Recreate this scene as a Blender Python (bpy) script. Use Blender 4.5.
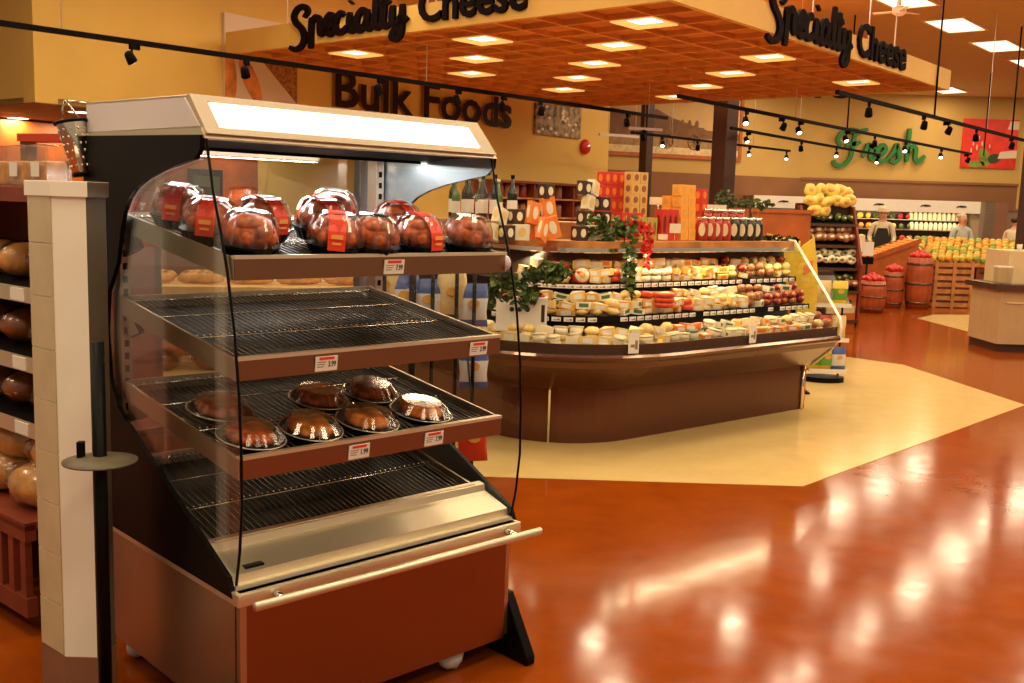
import bpy, math, random
from mathutils import Vector, Matrix, Euler
random.seed(7)
SC = bpy.context.scene
COL = SC.collection
for o in list(bpy.data.objects): bpy.data.objects.remove(o)

# ------------------------------------------------------------------ camera
CH = 1.6
FPX = 1020.0
PITCH = math.atan(136.5/FPX); ROLL = math.atan(.030)
FW = Vector((0, math.cos(PITCH), -math.sin(PITCH)))
R0 = Vector((1, 0, 0)); U0 = Vector((0, math.sin(PITCH), math.cos(PITCH)))
RT = R0*math.cos(ROLL)+U0*math.sin(ROLL)
UP = -R0*math.sin(ROLL)+U0*math.cos(ROLL)
cd = bpy.data.cameras.new('camera'); cam = bpy.data.objects.new('camera', cd); COL.objects.link(cam)
cd.sensor_width = 36; cd.lens = 36*FPX/1024; cd.clip_start = .05; cd.clip_end = 200
mw = Matrix((RT, UP, -FW)).transposed().to_4x4(); mw.translation = Vector((0, 0, CH))
cam.matrix_world = mw
SC.camera = cam

# ------------------------------------------------------------------ world, exposure
w = bpy.data.worlds.new('world'); SC.world = w; w.use_nodes = True
bg = w.node_tree.nodes['Background']; bg.inputs[0].default_value = (1.0, .78, .52, 1); bg.inputs[1].default_value = .36
SC.view_settings.view_transform = 'Standard'; SC.view_settings.look = 'None'
SC.view_settings.gamma = 1; SC.view_settings.use_curve_mapping = False
SC.view_settings.exposure = -0.04
WARM = (1.0, .66, .30)
CEIL = 4.6

def area(name, size, energy, color, parent=None, loc=(0, 0, 0), rot=(0, 0, 0), size_y=None, spread=None):
    l = bpy.data.lights.new(name, 'AREA'); l.energy = energy; l.color = color
    if size_y: l.shape = 'RECTANGLE'; l.size_y = size_y
    l.size = size
    if spread: l.spread = spread
    o = bpy.data.objects.new(name, l); COL.objects.link(o); o.parent = parent; o.location = loc; o.rotation_euler = rot
    return o

# ------------------------------------------------------------------ materials
def mat(name, color, rough=.5, metal=0, emit=0, emitc=None, noise=0, nscale=8, bump=0, bscale=40, coat=0, spec=None, aniso=None, alpha=None):
    m = bpy.data.materials.new(name); m.use_nodes = True
    nt = m.node_tree; b = nt.nodes['Principled BSDF']
    c = (*color, 1)
    b.inputs['Base Color'].default_value = c
    b.inputs['Roughness'].default_value = rough; b.inputs['Metallic'].default_value = metal
    if coat: b.inputs['Coat Weight'].default_value = coat; b.inputs['Coat Roughness'].default_value = .05
    if spec is not None: b.inputs['Specular IOR Level'].default_value = spec
    if emit:
        b.inputs['Emission Color'].default_value = (*(emitc or color), 1); b.inputs['Emission Strength'].default_value = emit
    tc = None
    if noise or bump:
        tc = nt.nodes.new('ShaderNodeTexCoord')
    if noise:
        n = nt.nodes.new('ShaderNodeTexNoise'); n.inputs['Scale'].default_value = nscale; n.inputs['Detail'].default_value = 5
        nt.links.new(tc.outputs['Object'], n.inputs['Vector'])
        r = nt.nodes.new('ShaderNodeValToRGB')
        r.color_ramp.elements[0].position = .3; r.color_ramp.elements[1].position = .7
        r.color_ramp.elements[0].color = (*[max(0, x*(1-noise)) for x in color], 1)
        r.color_ramp.elements[1].color = (*[min(1, x*(1+noise)) for x in color], 1)
        nt.links.new(n.outputs['Fac'], r.inputs['Fac']); nt.links.new(r.outputs['Color'], b.inputs['Base Color'])
    if bump:
        n2 = nt.nodes.new('ShaderNodeTexNoise'); n2.inputs['Scale'].default_value = bscale; n2.inputs['Detail'].default_value = 3
        nt.links.new(tc.outputs['Object'], n2.inputs['Vector'])
        bp = nt.nodes.new('ShaderNodeBump'); bp.inputs['Strength'].default_value = bump; bp.inputs['Distance'].default_value = .01
        nt.links.new(n2.outputs['Fac'], bp.inputs['Height']); nt.links.new(bp.outputs['Normal'], b.inputs['Normal'])
    return m

def brushed(name, color, rough=.28, axis='z', scale=220):
    """stainless steel with fine brushing"""
    m = mat(name, color, rough, 1.0); nt = m.node_tree; b = nt.nodes['Principled BSDF']
    tc = nt.nodes.new('ShaderNodeTexCoord'); mp = nt.nodes.new('ShaderNodeMapping')
    sc = {'z': (scale, scale, 2), 'x': (2, scale, scale)}[axis]
    mp.inputs['Scale'].default_value = sc
    n = nt.nodes.new('ShaderNodeTexNoise'); n.inputs['Scale'].default_value = 1; n.inputs['Detail'].default_value = 2
    nt.links.new(tc.outputs['Object'], mp.inputs['Vector']); nt.links.new(mp.outputs['Vector'], n.inputs['Vector'])
    r = nt.nodes.new('ShaderNodeMapRange'); r.inputs[3].default_value = rough*.88; r.inputs[4].default_value = rough*1.15
    nt.links.new(n.outputs['Fac'], r.inputs[0]); nt.links.new(r.outputs[0], b.inputs['Roughness'])
    return m

def glass(name, tint=(1, 1, 1), rough=.02, k=1.0, ior=1.5):
    m = bpy.data.materials.new(name); m.use_nodes = True; nt = m.node_tree
    for n in list(nt.nodes): nt.nodes.remove(n)
    out = nt.nodes.new('ShaderNodeOutputMaterial'); mix = nt.nodes.new('ShaderNodeMixShader')
    tr = nt.nodes.new('ShaderNodeBsdfTransparent'); gl = nt.nodes.new('ShaderNodeBsdfGlossy'); fr = nt.nodes.new('ShaderNodeFresnel')
    tr.inputs[0].default_value = (*tint, 1); gl.inputs['Roughness'].default_value = rough; fr.inputs[0].default_value = ior
    ma = nt.nodes.new('ShaderNodeMath'); ma.operation = 'MULTIPLY'; ma.inputs[1].default_value = k; ma.use_clamp = True
    ge = nt.nodes.new('ShaderNodeNewGeometry'); mr = nt.nodes.new('ShaderNodeMapRange'); mr.inputs[3].default_value = ior; mr.inputs[4].default_value = 1/ior
    nt.links.new(ge.outputs['Backfacing'], mr.inputs[0]); nt.links.new(mr.outputs[0], fr.inputs[0])   # same reflectance on both faces of the pane
    nt.links.new(fr.outputs[0], ma.inputs[0]); nt.links.new(ma.outputs[0], mix.inputs[0])
    nt.links.new(tr.outputs[0], mix.inputs[1]); nt.links.new(gl.outputs[0], mix.inputs[2]); nt.links.new(mix.outputs[0], out.inputs[0])
    return m

def floor_mat(name, c1, c2, rough=.12, scale=3):
    m = mat(name, c1, rough); nt = m.node_tree; b = nt.nodes['Principled BSDF']
    tc = nt.nodes.new('ShaderNodeTexCoord')
    n = nt.nodes.new('ShaderNodeTexNoise'); n.inputs['Scale'].default_value = scale; n.inputs['Detail'].default_value = 8
    n.inputs['Roughness'].default_value = .65
    r = nt.nodes.new('ShaderNodeValToRGB'); r.color_ramp.elements[0].position = .3; r.color_ramp.elements[1].position = .75
    r.color_ramp.elements[0].color = (*c1, 1); r.color_ramp.elements[1].color = (*c2, 1)
    n2 = nt.nodes.new('ShaderNodeTexNoise'); n2.inputs['Scale'].default_value = 2.6; n2.inputs['Detail'].default_value = 2
    bp = nt.nodes.new('ShaderNodeBump'); bp.inputs['Strength'].default_value = .07; bp.inputs['Distance'].default_value = .012
    n3 = nt.nodes.new('ShaderNodeTexNoise'); n3.inputs['Scale'].default_value = 9; n3.inputs['Detail'].default_value = 4
    rr = nt.nodes.new('ShaderNodeMapRange'); rr.inputs[3].default_value = rough*.5; rr.inputs[4].default_value = rough*1.7
    for q in (n, n2, n3): nt.links.new(tc.outputs['Object'], q.inputs['Vector'])
    nt.links.new(n.outputs['Fac'], r.inputs['Fac']); nt.links.new(r.outputs['Color'], b.inputs['Base Color'])
    nt.links.new(n2.outputs['Fac'], bp.inputs['Height']); nt.links.new(bp.outputs['Normal'], b.inputs['Normal'])
    nt.links.new(n3.outputs['Fac'], rr.inputs[0]); nt.links.new(rr.outputs[0], b.inputs['Roughness'])
    b.inputs['IOR'].default_value = 1.42; b.inputs['Specular IOR Level'].default_value = .30
    return m

M = {}
M['terracotta'] = floor_mat('terracotta floor', (.22, .038, .0025), (.31, .062, .004), .11)
M['cream_floor'] = floor_mat('cream floor', (.64, .45, .17), (.70, .51, .21), .14, 5)
M['wall'] = mat('yellow wall paint', (.74, .50, .125), .85, noise=.05, nscale=1.2)
M['wall_tan'] = mat('tan wall paint', (.54, .34, .10), .85, noise=.05, nscale=1.2)
M['band'] = mat('brown wall band', (.25, .10, .035), .7, noise=.08, nscale=2)
M['ceil'] = mat('tan ceiling', (.60, .37, .145), .9, noise=.04, nscale=3)
M['grey_wall'] = mat('grey panel', (.26, .19, .12), .7, noise=.06, nscale=3)
M['steel'] = brushed('brushed steel', (.60, .50, .38), .36, 'z', 500)
M['steel_x'] = brushed('brushed steel along', (.82, .74, .56), .46, 'x', 500)
M['bronze'] = brushed('bronze steel', (.34, .18, .10), .30, 'x', 600)
M['chrome'] = mat('chrome', (.85, .8, .7), .12, 1)
M['white_metal'] = mat('white enamel', (.66, .60, .60), .5)
M['black'] = mat('black enamel', (.003, .002, .002), .4, spec=.12)
M['black_matte'] = mat('black matte', (.005, .003, .003), .7, spec=.08)
M['inner'] = mat('dark polished inner panel', (.30, .33, .36), .38, .85)
M['wire'] = mat('dark wire', (.17, .145, .12), .25, .9)
M['wire_bright'] = mat('bright wire', (.75, .70, .6), .18, 1)
M['glass'] = glass('clear glass', (.97, .98, .97))
M['rear_glass'] = glass('reflective rear glass', (.88, .88, .86), .01, 4.0)
M['plastic'] = glass('clear plastic', (.95, .93, .91), .13, 2.6, 1.5)
M['plastic_bag'] = glass('crinkled plastic', (.94, .92, .88), .18, 1.6, 1.5)
M['paper'] = mat('white card', (.78, .74, .66), .6)
M['ink'] = mat('black ink', (.02, .015, .012), .6)
M['red_ink'] = mat('red ink', (.75, .04, .02), .6)
M['diffuser'] = mat('lit diffuser', (1, .93, .74), .4, emit=1.25, emitc=(1, .93, .74))
M['lamp_white'] = mat('lit lamp', (1, .95, .82), .4, emit=3.5, emitc=(1, .88, .62))
M['lamp_ring'] = mat('frame with lamp glow painted in', (1, .7, .25), .5, emit=.55, emitc=(1, .72, .22))  # lamplight falling on the frame, put in as weak emission
M['panel_lit'] = mat('lit troffer panel', (1, .9, .66), .5, emit=1.5, emitc=(1, .90, .66))
M['spot_lit'] = mat('lit spot lens', (1, .95, .8), .3, emit=7, emitc=(1, .88, .66))
M['frame_cream'] = mat('cream frame', (.8, .62, .32), .5)
M['lamp_frame'] = mat('satin cream metal', (.46, .36, .24), .5)
M['canopy_face'] = mat('canopy fascia', (.68, .40, .09), .6, noise=.05, nscale=3)
M['canopy_cell'] = mat('wood lattice panel', (.50, .16, .022), .6, noise=.3, nscale=1.7)
M['canopy_bar'] = mat('wood lattice bar', (.66, .27, .055), .55, noise=.1, nscale=4)
M['letter'] = mat('dark letters', (.006, .002, .002), .7, spec=.06)
M['bronze_letter'] = mat('bronze letters', (.022, .007, .003), .5, .1, spec=.2)
M['letter_edge'] = mat('gilt letter side', (.34, .2, .06), .35, .7)
M['green_letter'] = mat('green letters', (.012, .16, .03), .45)
M['col_brown'] = mat('brown column', (.055, .016, .008), .5, noise=.1)
M['cream_paint'] = mat('cream paint', (.92, .87, .74), .45, noise=.02)
M['tile'] = mat('tan tile', (.58, .48, .30), .3, noise=.08, nscale=10)
M['grout'] = mat('grout', (.88, .8, .62), .8)
M['red_strip'] = mat('red strip', (.50, .05, .015), .5)
M['counter_beige'] = mat('beige laminate', (.50, .33, .16), .45, noise=.05)
M['cream_counter'] = mat('cream laminate', (.68, .52, .28), .45, noise=.04)
M['shade_grey'] = mat('grey of shaded facets and disc', (.13, .105, .06), .5)  # shade of the pillar's right facets put into colour; pole disc shares it
M['base_brown'] = mat('brown base', (.25, .11, .06), .5, noise=.1)
M['wood_red'] = mat('red stained wood', (.20, .035, .012), .45, noise=.25, nscale=6)
M['wood'] = mat('honey wood', (.46, .19, .05), .5, noise=.35, nscale=7)
M['wood_pale'] = mat('pale wood', (.68, .44, .17), .5, noise=.2, nscale=7)
M['wood_orange'] = mat('orange wood', (.42, .10, .015), .45, noise=.2, nscale=6)
M['barrel'] = mat('barrel wood', (.36, .065, .012), .45, noise=.2, nscale=9)
M['bread'] = mat('golden bread', (.62, .30, .08), .5, noise=.35, nscale=18, bump=.3)
M['bread_dark'] = mat('dark bread', (.30, .09, .02), .4, noise=.4, nscale=20, bump=.3)
M['chicken'] = mat('roast chicken', (.42, .085, .012), .4, noise=.7, nscale=30, bump=.5, coat=.2)
M['chicken_gold'] = mat('golden roast', (.62, .18, .02), .35, noise=.7, nscale=26, bump=.5, coat=.3)
M['sleeve_red'] = mat('red sleeve', (.80, .05, .015), .4)
M['red'] = mat('bright red', (.62, .02, .012), .45)
M['leaf'] = mat('dark leaf', (.018, .05, .008), .5, noise=.4)
M['leaf2'] = mat('light leaf', (.09, .14, .02), .5, noise=.3)
M['orange'] = mat('orange peel', (.85, .32, .02), .45, noise=.15)
M['mango'] = mat('yellow green fruit', (.62, .46, .05), .45, noise=.3, nscale=15)
M['greenfruit'] = mat('green fruit', (.30, .36, .04), .45, noise=.3, nscale=15)
M['apple'] = mat('red apple', (.62, .025, .015), .35, noise=.3, nscale=12)
M['yellow'] = mat('yellow wrap', (.85, .60, .06), .4, noise=.1)
M['skin'] = mat('skin', (.62, .30, .17), .55)
M['hair_grey'] = mat('grey hair', (.55, .42, .28), .7)
M['hair_dark'] = mat('dark hair', (.03, .012, .008), .6)
M['shirt_blue'] = mat('pale blue shirt', (.50, .50, .42), .8, noise=.05)
M['shirt_cream'] = mat('cream shirt', (.72, .58, .38), .8)
M['apron'] = mat('dark apron', (.02, .02, .015), .8)
M['trousers'] = mat('dark trousers', (.03, .025, .03), .8)

M['ch_white'] = mat('white cheese', (.80, .70, .48), .35, noise=.1); M['ch_yellow'] = mat('yellow cheese', (.82, .56, .18), .35, noise=.1); M['ch_gold'] = mat('gold cheese', (.72, .38, .08), .35, noise=.15)
M['ch_red'] = mat('red wax', (.58, .06, .02), .3); M['ch_brown'] = mat('smoked', (.30, .11, .04), .4, noise=.2); M['lab_green'] = mat('green label', (.06, .16, .05), .5); M['lab_orange'] = mat('orange label', (.80, .22, .03), .5)
M['lab_cream'] = mat('cream label', (.8, .68, .42), .5); M['dark_wine'] = mat('dark red meat', (.22, .02, .012), .35, noise=.3)

# ------------------------------------------------------------------ mesh helper
class MB:
    def __init__(s): s.v = []; s.f = []; s.m = []; s.sm = []
    def add(s, vs, fs, m=0, smooth=False, xf=None):
        o = len(s.v)
        for p in vs:
            p = Vector(p)
            if xf is not None: p = xf @ p
            s.v.append(p)
        for k, f in enumerate(fs):
            s.f.append([o+i for i in f]); s.m.append(m[k] if isinstance(m, list) else m); s.sm.append(smooth)
        return s
    def box(s, x0, x1, y0, y1, z0, z1, m=0, xf=None):
        return s.add([(x0,y0,z0),(x1,y0,z0),(x1,y1,z0),(x0,y1,z0),(x0,y0,z1),(x1,y0,z1),(x1,y1,z1),(x0,y1,z1)],
              [(0,3,2,1),(4,5,6,7),(0,1,5,4),(1,2,6,5),(2,3,7,6),(3,0,4,7)], m, False, xf)
    def cbox(s, c, size, m=0, rot=(0,0,0), xf=None):
        X = Matrix.Translation(c) @ Euler(rot).to_matrix().to_4x4()
        if xf is not None: X = xf @ X
        a, b, d = [q/2 for q in size]
        return s.box(-a, a, -b, b, -d, d, m, X)
    def prism(s, poly, t0, t1, axis='z', m=0, xf=None):
        n = len(poly)
        f = {'z': lambda p, t: (p[0], p[1], t), 'x': lambda p, t: (t, p[0], p[1]), 'y': lambda p, t: (p[0], t, p[1])}[axis]
        vs = [f(p, t0) for p in poly]+[f(p, t1) for p in poly]
        ar = sum(poly[i][0]*poly[(i+1) % n][1]-poly[(i+1) % n][0]*poly[i][1] for i in range(n))
        fl = (ar > 0) ^ (axis == 'y') ^ (t1 < t0)
        fs = [list(range(n))[::-1], list(range(n, 2*n))]+[(i, (i+1) % n, n+(i+1) % n, n+i) for i in range(n)]
        if not fl: fs = [list(q)[::-1] for q in fs]
        return s.add(vs, fs, m, False, xf)
    def tube(s, pts, r, seg=8, m=0, xf=None, smooth=True, closed=False):
        pts = [Vector(p) for p in pts]; n = len(pts); vs = []; fs = []
        rs = r if isinstance(r, list) else [r]*n
        pn = None
        for i, p in enumerate(pts):
            a = pts[(i-1) % n] if (i > 0 or closed) else p
            b = pts[(i+1) % n] if (i < n-1 or closed) else p
            t = (b-a).normalized()
            if pn is None:
                up = Vector((0,0,1)) if abs(t.z) < .9 else Vector((1,0,0))
                pn = t.cross(up).normalized()
            pn = (pn-t*pn.dot(t)).normalized(); bn = t.cross(pn)
            for k in range(seg):
                q = 2*math.pi*k/seg
                vs.append(p+(pn*math.cos(q)+bn*math.sin(q))*rs[i])
        L = n if closed else n-1
        for i in range(L):
            j = (i+1) % n
            for k in range(seg):
                fs.append((i*seg+k, i*seg+(k+1) % seg, j*seg+(k+1) % seg, j*seg+k))
        if not closed:
            fs.append(list(range(seg))[::-1]); fs.append([(n-1)*seg+k for k in range(seg)])
        return s.add(vs, fs, m, smooth, xf)
    def cyl(s, p0, p1, r, seg=12, m=0, xf=None): return s.tube([p0, p1], r, seg, m, xf)
    def lathe(s, prof, c=(0,0,0), seg=24, m=0, sx=1, sy=1, xf=None, ribs=0, rib=0, cap=True, smooth=True):
        vs = []; fs = []; n = len(prof)
        for (r, z) in prof:
            for k in range(seg):
                q = 2*math.pi*k/seg; rr = r*(1+(rib if (k % 2) else -rib)) if ribs else r
                vs.append((c[0]+rr*math.cos(q)*sx, c[1]+rr*math.sin(q)*sy, c[2]+z))
        for i in range(n-1):
            for k in range(seg):
                fs.append((i*seg+k, i*seg+(k+1) % seg, (i+1)*seg+(k+1) % seg, (i+1)*seg+k))
        if cap:
            fs.append(list(range(seg))[::-1]); fs.append([(n-1)*seg+k for k in range(seg)])
        return s.add(vs, fs, m, smooth, xf)
    def ball(s, c, r, m=0, seg=10, rings=6, xf=None, jit=0):
        rx, ry, rz = r if isinstance(r, (tuple, list)) else (r, r, r)
        vs = [(c[0], c[1], c[2]-rz)]; fs = []
        for i in range(1, rings):
            a = -math.pi/2+math.pi*i/rings
            for k in range(seg):
                q = 2*math.pi*k/seg; j = 1+random.uniform(-jit, jit)
                vs.append((c[0]+rx*j*math.cos(a)*math.cos(q), c[1]+ry*j*math.cos(a)*math.sin(q), c[2]+rz*j*math.sin(a)))
        vs.append((c[0], c[1], c[2]+rz)); T = len(vs)-1
        for k in range(seg):
            fs.append((0, 1+(k+1) % seg, 1+k)); fs.append((T, T-seg+k, T-seg+(k+1) % seg))
        for i in range(rings-2):
            for k in range(seg):
                a = 1+i*seg
                fs.append((a+k, a+(k+1) % seg, a+seg+(k+1) % seg, a+seg+k))
        return s.add(vs, fs, m, True, xf)
    def text(s, body, x0, x1, z0, z1, y, depth, m=0, xf=None, bold=0.0, mside=None):
        """text standing in the local xz plane at y, extruded towards -y, scaled to fill the box"""
        cu = bpy.data.curves.new('t', 'FONT'); cu.body = body; cu.extrude = .5; cu.offset = bold; cu.resolution_u = 3
        ob = bpy.data.objects.new('t', cu); COL.objects.link(ob)
        dg = bpy.context.evaluated_depsgraph_get()
        me = bpy.data.meshes.new_from_object(ob.evaluated_get(dg))
        xs = [v.co.x for v in me.vertices]; ys = [v.co.y for v in me.vertices]
        ax, bx, ay, by = min(xs), max(xs), min(ys), max(ys)
        vs = [(x0+(v.co.x-ax)/(bx-ax)*(x1-x0), y-depth*(v.co.z+.5), z0+(v.co.y-ay)/(by-ay)*(z1-z0)) for v in me.vertices]
        fs = [list(p.vertices) for p in me.polygons]
        mm = m if mside is None else [m if abs(p.normal.z) > .5 else mside for p in me.polygons]
        s.add(vs, fs, mm, False, xf)
        bpy.data.objects.remove(ob); bpy.data.meshes.remove(me); bpy.data.curves.remove(cu)
        return s
    def build(s, name, mats, parent=None, loc=None, rz=0, bevel=0):
        me = bpy.data.meshes.new(name); me.from_pydata([tuple(v) for v in s.v], [], s.f)
        if not isinstance(mats, (list, tuple)): mats = [mats]
        for q in mats: me.materials.append(M[q] if isinstance(q, str) else q)
        for p, mi, sm in zip(me.polygons, s.m, s.sm): p.material_index = mi; p.use_smooth = sm
        me.update()
        o = bpy.data.objects.new(name, me); COL.objects.link(o)
        if parent: o.parent = parent
        if loc is not None: o.location = loc
        if rz: o.rotation_euler = (0, 0, rz)
        if bevel:
            bv = o.modifiers.new('b', 'BEVEL'); bv.width = bevel; bv.segments = 2; bv.limit_method = 'ANGLE'
        return o

def tag(o, label, cat, group=None, kind=None):
    o['label'] = label; o['category'] = cat
    if group: o['group'] = group
    if kind: o['kind'] = kind
    return o
def thing(name, label, cat, loc=(0,0,0), rz=0, group=None):
    o = bpy.data.objects.new(name, None); COL.objects.link(o); o.empty_display_size = .1
    o.location = loc; o.rotation_euler = (0, 0, rz)
    return tag(o, label, cat, group)
def struct(o): o['kind'] = 'structure'; return o
def kids(o): return KIDS.get(o.name) or [c for c in bpy.data.objects if c.parent == o]
KIDS = {}
def copy_tree(o, loc=None, rz=None, label=None, group=None, parent=None, scale=None):
    c = o.copy(); COL.objects.link(c)
    if parent is not None: c.parent = parent
    if loc is not None: c.location = loc
    if rz is not None: c.rotation_euler = (c.rotation_euler[0], c.rotation_euler[1], rz)
    if label: c['label'] = label
    if group: c['group'] = group
    if scale: c.scale = scale
    ks = KIDS.get(o.name)
    if ks is None: ks = [q for q in bpy.data.objects if q.parent == o]; KIDS[o.name] = ks
    for k in ks: copy_tree(k, parent=c)
    return c
class Kind:
    """a repeated thing: the first call places the prototype itself, later calls copies of it"""
    all = []
    def __init__(s, proto): s.p = proto; s.used = False; Kind.all.append(s)
    def put(s, loc, rz=0, label=None, group=None, rot=None, scale=None):
        if not s.used:
            s.used = True; o = s.p; o.location = loc; o.rotation_euler = (0, 0, rz)
            if label: o['label'] = label
            if group: o['group'] = group
            if scale: o.scale = scale
        else: o = copy_tree(s.p, loc, rz, label, group, scale=scale or (1, 1, 1))
        o.rotation_euler = rot if rot else (0, 0, rz)
        return o

def ribbon(mb, pts, wd, y0, y1, xf=None, m=0, n=8):
    """a brush stroke in the xz plane: catmull-rom through pts, width wd, from y0 to y1"""
    P = [Vector((p[0], 0, p[1])) for p in pts]
    P = [P[0]*2-P[1]]+P+[P[-1]*2-P[-2]]
    C = []
    for i in range(1, len(P)-2):
        for k in range(n):
            t = k/n; a, b, c, d = P[i-1:i+3]
            C.append(.5*((2*b)+(c-a)*t+(2*a-5*b+4*c-d)*t*t+(3*b-a-3*c+d)*t**3))
    C.append(P[-2]); L = len(C); vs = []; fs = []
    for i, p in enumerate(C):
        t = (C[min(i+1, L-1)]-C[max(i-1, 0)]).normalized(); q = Vector((-t.z, 0, t.x))
        e = min(i, L-1-i)/max(1, L*.12); ww = wd*(.72+.28*min(1, e))/2
        for sgn in (1, -1):
            for y in (y0, y1): vs.append(Vector((p.x, y, p.z))+q*ww*sgn)
    for i in range(L-1):
        a = i*4; b = a+4
        fs += [(a, b, b+2, a+2), (a+1, a+3, b+3, b+1), (a, a+1, b+1, b), (a+2, b+2, b+3, a+3)]
    fs += [(0, 2, 3, 1), ((L-1)*4, (L-1)*4+1, (L-1)*4+3, (L-1)*4+2)]
    mb.add(vs, fs, m, False, xf)

def frame(origin, deg):
    return Matrix.Translation(origin) @ Matrix.Rotation(math.radians(deg), 4, 'Z')

# ================================================================== ROOM
LA = []   # left empty; some ceiling panels below are unseen, included for lighting
mb = MB(); mb.box(-14, 18, -5, 30, -.1, 0); struct(mb.build('floor', 'terracotta'))
mb = MB(); mb.prism([(-.75,5.88),(1.75,5.88),(4.50,8.78),(4.27,11.0),(2.2,13.2),(-1.2,12.6),(-3.2,10.0),(-2.7,7.6)], -.02, .0025)
struct(mb.build('floor_inlay', 'cream_floor'))
mb = MB(); mb.prism([(6.45,16.2),(6.55,13.6),(8.4,12.3),(10.5,14.6),(9.6,17.6),(7.0,16.9)], -.02, .0025)
struct(mb.build('floor_inlay', 'cream_floor'))
mb = MB(); mb.box(-14, 18, -3, 30, CEIL, CEIL+.1); struct(mb.build('ceiling', 'ceil'))

def wallbox(name, p, q, th, z0, z1, m):
    """a wall from p to q, thickness growing to the left of the direction p>q"""
    p = Vector((*p, 0)); q = Vector((*q, 0)); d = (q-p).normalized(); n = Vector((-d.y, d.x, 0))*th
    mb = MB(); mb.prism([(p.x,p.y),(q.x,q.y),((q+n).x,(q+n).y),((p+n).x,(p+n).y)], z0, z1)
    return struct(mb.build(name, m))
s38, c38 = math.sin(math.radians(38)), math.cos(math.radians(38))
def W1(s, off=0, z=0):   # a point on the bulk foods wall, s from its right end, off towards the room
    return Vector((1.75+s38*s+c38*off, 20+c38*s-s38*off, z))
W1X = Matrix.Translation((1.75, 20, 0)) @ Matrix.Rotation(math.radians(52), 4, 'Z')   # local x along the wall, -y into the room
a, b = W1(-11.25), W1(0)
mid = W1(-5.2)
wallbox('wall_back', (a.x,a.y), (mid.x,mid.y), .25, 2.54, CEIL, 'wall')
wallbox('wall_back', (mid.x,mid.y), (b.x,b.y), .25, 0, CEIL, 'wall')
# bulkhead returning to the left, its soffit and the recess of the bakery
e = (a.x-.77*7, a.y+.64*7)
wallbox('wall_left', e, (a.x, a.y), .25, 2.54, CEIL, 'wall')
far = W1(-5.2, -8.5); far0 = W1(-19, -8.5)
mb = MB(); e2 = Vector((e[0], e[1], 0))
mb.prism([(a.x,a.y),(mid.x,mid.y),(far.x,far.y),(far0.x,far0.y),(e[0],e[1])], 2.53, 2.60)
struct(mb.build('ceiling_soffit', 'band'))
q = W1(-19, -8.5); wallbox('wall_recess', (q.x, q.y), (far.x, far.y), .2, 0, 2.54, 'wall')
wallbox('wall_side', (mid.x,mid.y), (far.x,far.y), .2, 0, 2.54, 'wall')
# far walls
wallbox('wall_mural', (2.09-.927*.6, 23.9-.375*.6), (7.1, 25.9), .25, 2.48, CEIL, 'wall_tan')
wallbox('wall_mural', (2.09-.927*.6, 23.9-.375*.6), (7.1, 25.9), .22, 0, 2.48, 'band')
wallbox('wall_end', (b.x,b.y), (1.2,24.2), .1, 0, CEIL, 'wall_tan')
wallbox('wall_fresh', (7.1, 25.9), (12.55, 25.9), .25, 2.48, CEIL, 'wall_tan')
wallbox('wall_fresh', (7.1, 25.9), (12.55, 25.9), .22, 0, 2.48, 'band')
wallbox('wall_right', (12.55, 25.9), (17.5, 22.5), .25, 0, CEIL, 'wall_tan')
wallbox('trim_1', (7.1, 25.86), (12.55, 25.86), .03, 2.44, 2.50, 'band')

# brown columns
def column(x, y, w, label, h=CEIL):
    t = thing('column', label, 'column', (x, y, 0), math.radians(40))
    m = MB(); m.box(-w/2, w/2, -w/2, w/2, .12, h); m.build('shaft', 'col_brown', t, bevel=.01)
    m = MB(); m.box(-w/2-.015, w/2+.015, -w/2-.015, w/2+.015, 0, .12); m.build('base', 'col_brown', t)
column(3.37, 16.95, .29, 'wide dark brown square column just beyond the wooden canopy')
column(2.66, 21.5, .20, 'thin dark brown column further back, behind the pale stacked boxes')
column(6.72, 13.55, .17, 'dark brown post standing behind the beige service counter at the right edge')

# ================================================================== CANOPY over the cheese island
CA = thing('wooden_canopy', 'large suspended canopy with slatted wood grid underside over the cheese island', 'canopy', (1.213, 8.732, 3.3), math.radians(50))
CA.rotation_euler[2] = math.radians(90)-.70     # local x along the right face, y along the left face
LXc, LYc = 6.95, 6.2
m = MB()
m.box(0, LXc, -.06, 0, 0, .26); m.box(-.06, 0, -.06, LYc, 0, .26)
m.box(0, LXc, LYc, LYc+.06, 0, .26); m.box(LXc, LXc+.06, -.06, LYc+.06, 0, .26)
m.build('fascia', 'canopy_face', CA)
cell = .5; oa = -.05; ob_ = -.05
m = MB(); m.box(0, LXc, 0, LYc, .05, .09); m.build('panel', 'canopy_cell', CA)
m = MB()
i = 0
while oa+cell*i < LXc:
    x = oa+cell*i; i += 1
    if x > 0: m.box(x-.017, x+.017, 0, LYc, .0, .05)
i = 0
while ob_+cell*i < LYc:
    y = ob_+cell*i; i += 1
    if y > 0: m.box(0, LXc, y-.017, y+.017, .002, .05)
m.build('lattice', 'canopy_bar', CA)
for (x, y) in ((.4, .4), (.4, 5.6), (6.4, .5), (6.4, 5.6), (3.4, .3), (.3, 3.0), (5.0, .3)):
    m = MB(); m.cyl((x, y, .08), (x, y, CEIL-3.3), .008, 6); m.build('hanging_wire', 'white_metal', CA)
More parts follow.
